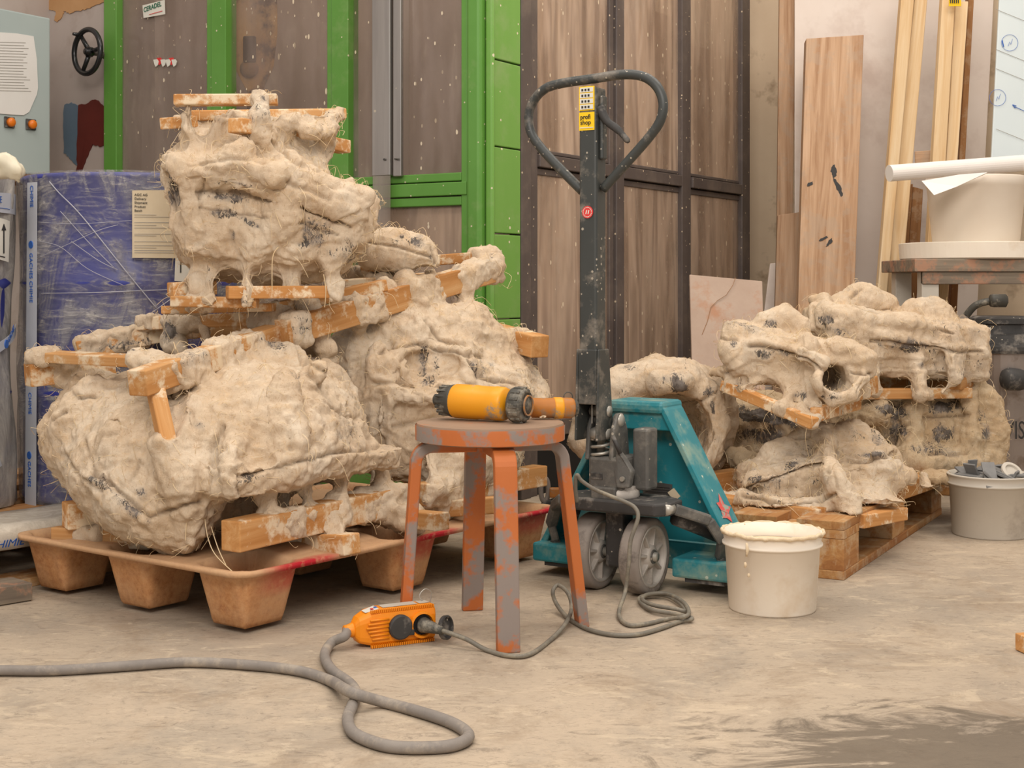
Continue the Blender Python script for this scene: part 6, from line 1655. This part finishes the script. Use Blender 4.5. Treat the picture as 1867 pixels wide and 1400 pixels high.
lean('translucent_sheet', (1449, 0), (1449, 400), (1812, 0), (1796, 300), -80, -80, 6.08, 5.75, 0.01, 'white_panel', 'tall whitish translucent panel leaning behind the planks', 'panel')
lean('narrow_board', (1421, 0), (1417, 390), (1451, 0), (1446, 390), -80, -80, 6.1, 5.9, 0.02, 'old_plank', 'tall narrow brown board at the left of the leaning timber')
lean('short_plank', (1418, 390), (1413, 560), (1460, 390), (1456, 560), 392, 386, 5.75, 5.5, 0.022, 'old_plank', 'short plank standing left of the wide plank')
lean('wide_plank', (1470, 70), (1455, 560), (1575, 65), (1563, 400), 70, 63, 5.8, 5.35, 0.045, 'old_plank', 'wide rough sawn plank leaning on the whitish panel')
lean('pine_beam', (1643, 0), (1600, 540), (1667, 0), (1630, 400), -80, -80, 5.75, 5.3, 0.045, 'pine', 'pale pine beam, left one of the two light leaning pairs')
lean('pine_beam', (1667.5, 0), (1636, 300), (1691, 0), (1664, 300), -80, -80, 5.77, 5.33, 0.045, 'pine', 'pale pine beam pressed to the right of the leftmost beam')
lean('pine_beam', (1718, 0), (1692, 440), (1742, 0), (1716, 440), -80, -80, 5.7, 5.25, 0.045, 'pine', 'pale pine beam, left of the right hand leaning pair')
lean('pine_beam', (1742.5, 0), (1716.5, 440), (1766, 0), (1736, 440), 2, 2, 5.7, 5.25, 0.05, 'pine', 'pale pine beam with printed paper tag at its top end')
lean('pine_beam', (1766, 0), (1740, 440), (1776, 0), (1752, 440), -80, -80, 5.8, 5.35, 0.05, 'brown_board', 'brown edged beam behind the tagged pine beam')
lean('brown_board', (1640, 335), (1622, 540), (1665, 335), (1650, 540), 338, 335, 5.62, 5.48, 0.03, 'brown_board', 'dark brown board leaning between the pine beams')
lean('brown_board', (1665, 335), (1650, 540), (1684, 335), (1672, 540), 340, 345, 5.64, 5.5, 0.04, 'brown_board', 'darker narrow board touching the dark brown board')
cp = beam('cross_piece', P(1668, 288, 5.62), P(1702, 286, 5.60), 0.03, 0.05, 'old_plank'); tag(cp, 'short cross piece between the two pairs of pine beams', 'batten')
tg = MB().obox(P(1741, 3, 5.62), Vector((0.024, 0, 0)), Vector((0, 0.002, 0)), Vector((0, 0, 0.018))).build('paper_tag', 'sticker_yellow'); tag(tg, 'small printed tag stapled at the top of a pine beam', 'tag')
for k in range(5): MB().obox(P(1733 + k * 3.6, 2, 5.615), Vector((0.0018, 0, 0)), Vector((0, 0.001, 0)), Vector((0, 0, 0.008))).build('printed_bar', 'ink_black', tg)
# ink marks on the wide plank
wp = bpy.data.objects['wide_plank']
def plank_mark(pts, off=0.0):
    D0 = 5.8; v = []
    for px, py in jag(pts, 1.0, 4, 3):
        t = (py - 70) / (HOR + FPX * CAMH / 5.35 - 70)
        # depth along the leaning face (perspective-correct)
        D = 1 / ((1 - t) / 5.8 + t / 5.35); v.append(P(px, py, D - 0.001))
    o = MB().prism(v, Vector((0, -0.0012, 0))).build('ink_mark', 'ink_black')
    mw = o.matrix_basis.copy(); o.parent = wp; o.matrix_parent_inverse = wp.matrix_basis.inverted()


plank_mark([(1517, 302), (1522, 300), (1526, 312), (1524, 322), (1519, 324), (1515, 312)]); plank_mark([(1518, 325), (1524, 327), (1533, 340), (1537, 357), (1533, 358), (1526, 345)])
plank_mark([(1492, 438), (1508, 430), (1510, 433), (1496, 440)]); plank_mark([(1509, 440), (1517, 434), (1518, 442), (1506, 450)]); plank_mark([(1471, 335), (1482, 331), (1482, 337), (1472, 340)])
# blue-white plastic sheet, upper right
bs = lean('plastic_sheet', (1822, 0), (1808, 280), (2000, 0), (2000, 280), -80, -80, 5.35, 5.2, 0.012, 'blue_sheet', 'pale blue plastic sheet with blue writing at the upper right edge', 'sheet', yb=290)
def sheet_pt(px, py): return P(px, py, 5.35 - 0.15 * (py + 80) / 370 - 0.004)
def sheet_line(pts, r, mat):
    o = MB().tube([sheet_pt(*p) for p in pts], r, 4).build('ink_line', mat); o.parent = bs; o.matrix_parent_inverse = bs.matrix_basis.inverted()
for y in (17, 90, 125, 235): sheet_line([(1816, y), (1880, y + 26)], 0.0008, 'ink_grey')
for cx, cy in ((1841, 78), (1819, 178)):
    sheet_line([(cx + 15 * math.cos(t), cy + 15 * math.sin(t)) for t in np.linspace(0, 2 * math.pi, 24)], 0.0007, 'ink_blue'); sheet_line([(cx - 3, cy + 6), (cx, cy - 2), (cx + 2, cy + 3), (cx + 5, cy - 7)], 0.0007, 'ink_blue')
sheet_line([(1827, 73), (1830, 85)], 0.002, 'ink_blue'); sheet_line([(1849, 194), (1880, 208)], 0.0011, 'ink_blue'); sheet_line([(1846, 191), (1853, 193), (1851, 197), (1846, 191)], 0.0014, 'ink_blue')
lean('plaster_board', (1257, 500), (1262, 690), (1390, 512), (1395, 690), 500, 512, 5.45, 5.1, 0.018, 'plaster_board', 'cracked pinkish board leaning at the foot of the partition', 'board')
pbd = bpy.data.objects['plaster_board']
ck = MB().tube([P(a, b, 5.45 - 0.35 * (b - 500) / 390 - 0.006) for a, b in ((1341, 506), (1336, 520), (1324, 538), (1308, 548), (1296, 560), (1290, 585), (1280, 610))], 0.0012, 4).build('crack', 'brown_board'); ck.parent = pbd; ck.matrix_parent_inverse = pbd.matrix_basis.inverted()
lean('round_board', (1404, 480), (1393, 570), (1430, 480), (1440, 570), 480, 478, 5.9, 5.7, 0.01, 'white_panel', 'pale thin sheet edge behind the short plank', 'sheet')

# ============================================================ BENCH WITH TRAY, UPTURNED BUCKET, PAPER ROLL; MACHINE BELOW
BD = 4.95; bench = root('work_bench', Vector((1.55, BD, 0)), 'paint splashed wooden bench at the right edge', 'bench')
x0 = P(1668, 480, BD).x; x1 = 2.15; zt1 = P(0, 472, BD).z
def wb(name, xa, xb, ya, yb, za, zb, mat):
    return MB().hexa([(xa, ya, za), (xb, ya, za), (xb, yb, za), (xa, yb, za), (xa, ya, zb), (xb, ya, zb), (xb, yb, zb), (xa, yb, zb)]).build(name, mat, bench, bevel=0.003)
wb('bench_top', x0, x1, BD, BD + 0.45, zt1 - 0.044, zt1, 'grey_bench_wood')
wb('apron', x0 + 0.03, x1 - 0.03, BD + 0.012, BD + 0.035, zt1 - 0.088, zt1 - 0.044, 'grey_bench_wood')
for xa in (x0 + 0.03, x1 - 0.1):
    for ya in (BD + 0.02, BD + 0.36): wb('leg', xa, xa + 0.06, ya, ya + 0.06, 0, zt1 - 0.044, 'bucket_grey')
TC = Vector((P(1820, 0, BD).x, BD + 0.24, zt1))
tr_ = root('plaster_tray', TC, 'shallow round cream tray on the bench under the white bucket', 'tray')
MB().lathe(TC + Z * 0.001, [(0.262, 0), (0.268, 0.004), (0.272, 0.058), (0.268, 0.060), (0.262, 0.05), (0.001, 0.05)], Z, 64).build('tray_body', 'bucket_white', tr_, smooth=False)
ub = root('plastic_bucket', TC + Z * 0.062, 'white plastic bucket standing in the tray on the bench', 'bucket')
MB().lathe(TC + Z * 0.0615, [(0.150, 0), (0.152, 0.004), (0.172, 0.20), (0.176, 0.205), (0.176, 0.235), (0.172, 0.24), (0.164, 0.24), (0.145, 0.02), (0.001, 0.012)], Z, 64).build('pail', 'clear_bucket', ub, smooth=True)
rl0 = P(1621, 316, 4.98); rl1 = P(1905, 294, 5.12)
roll = root('paper_roll', (rl0 + rl1) / 2 - Z * 0.04, 'white paper roll lying across the bucket on the bench', 'paper roll')
MB().tube([rl0, rl0.lerp(rl1, 0.5), rl1], 0.029, 24).build('roll', 'paper_white', roll, smooth=False)
MB().add([P(1680, 330, 4.94), P(1750, 318, 4.95), P(1800, 314, 4.96), P(1795, 318, 5.0), P(1745, 340, 4.93), P(1703, 356, 4.90)], [(0, 1, 4, 5), (1, 2, 3, 4)]).build('loose_sheet', 'paper_white', roll).modifiers.new('thick', 'SOLIDIFY').thickness = 0.001
MD = 4.7; MC = Vector((P(1868, 0, MD).x, MD + 0.2, 0))
mach = root('black_vacuum', MC, 'dusty metal drum machine with black lid under the bench', 'machine')
zz_ = lambda py: P(0, py, MD + 0.02).z
MB().lathe(MC, [(0.155, 0.02), (0.16, 0.03), (0.16, zz_(640)), (0.001, zz_(640))], Z, 48).build('drum_body', 'machine_metal', mach, smooth=False)
MB().lathe(MC + Z * zz_(640), [(0.172, -0.01), (0.176, 0.0), (0.176, 0.012), (0.15, 0.022), (0.145, 0.05), (0.11, 0.056), (0.105, 0.085), (0.118, 0.088), (0.118, 0.105), (0.10, 0.112), (0.001, 0.112)], Z, 48).build('motor_head', 'dusty_black', mach, smooth=False)
MB().tube(smooth_path([P(1762, 575, 4.8), P(1780, 556, 4.78), P(1810, 548, 4.76), P(1838, 546, 4.74)], 6), 0.012, 10).build('hose', 'tool_black', mach, smooth=True)
MB().lathe(P(1806, 548, 4.74), [(0.02, 0), (0.022, 0.01), (0.022, 0.05), (0.012, 0.055), (0.001, 0.055)], Vector((1, 0, 0)), 18).build('hose_coupling', 'tool_black', mach, smooth=True)
MB().lathe(P(1828, 690, 4.70), [(0.001, 0), (0.03, 0.004), (0.038, 0.02), (0.036, 0.06), (0.03, 0.08)], Vector((1, 0.15, -0.08)), 24).build('inlet', 'dusty_black', mach, smooth=True)
pst = MB().prism([P(a, b, 4.715) for a, b in ((1786, 597), (1806, 597), (1805, 621), (1790, 621))], Vector((0, -0.002, 0))).build('pictogram_sticker', 'sticker_white', mach)
for a, b in ((1791, 603), (1799, 603), (1794, 612)): MB().lathe(P(a, b, 4.711), [(0.001, 0.001), (0.0055, 0.001), (0.0055, 0)], Vector((0, -1, 0)), 14).build('pictogram', 'ink_blue', pst)
text('lettering', 'VIS', 0.085, P(1832, 800, 4.716), Vector((1, 0, 0)), Z, 'ink_black', mach, wx=0.6)
# small caster lying near the pallet corner, offcut at the right edge
kz = root('caster_wheel', F(1005, 920), 'small dusty caster wheel lying behind the stool', 'caster')
kc = P(993, 893, 4.15)
MB().tube([kc + Vector((math.cos(t) * 0.011, 0.004 * math.cos(t), math.sin(t) * 0.034)) for t in np.linspace(0, 2 * math.pi, 28, endpoint=False)], 0.0075, 8, closed=True).build('tyre', 'tyre', kz, smooth=True)
MB().tube(smooth_path([P(990, 925, 4.15), P(1005, 918, 4.14), P(1025, 912, 4.12), P(1032, 895, 4.12)], 5), 0.014, 8).build('fork_arm', 'dusty_black', kz, smooth=True)
MB().obox(P(1012, 898, 4.13), Vector((0.016, 0, 0)), Vector((0, 0.012, 0)), Vector((0, 0, 0.014))).build('bracket', 'tool_rust', kz, bevel=0.004)
oc = F(1872, 1190)
tag(beam('wood_offcut', oc + Z * 0.018 + Vector((-0.012, 0, 0)), oc + Vector((0.12, 0.03, 0.018)), 0.04, 0.034, 'batten_wood'), 'orange wooden offcut on the floor at the right edge', 'offcut')
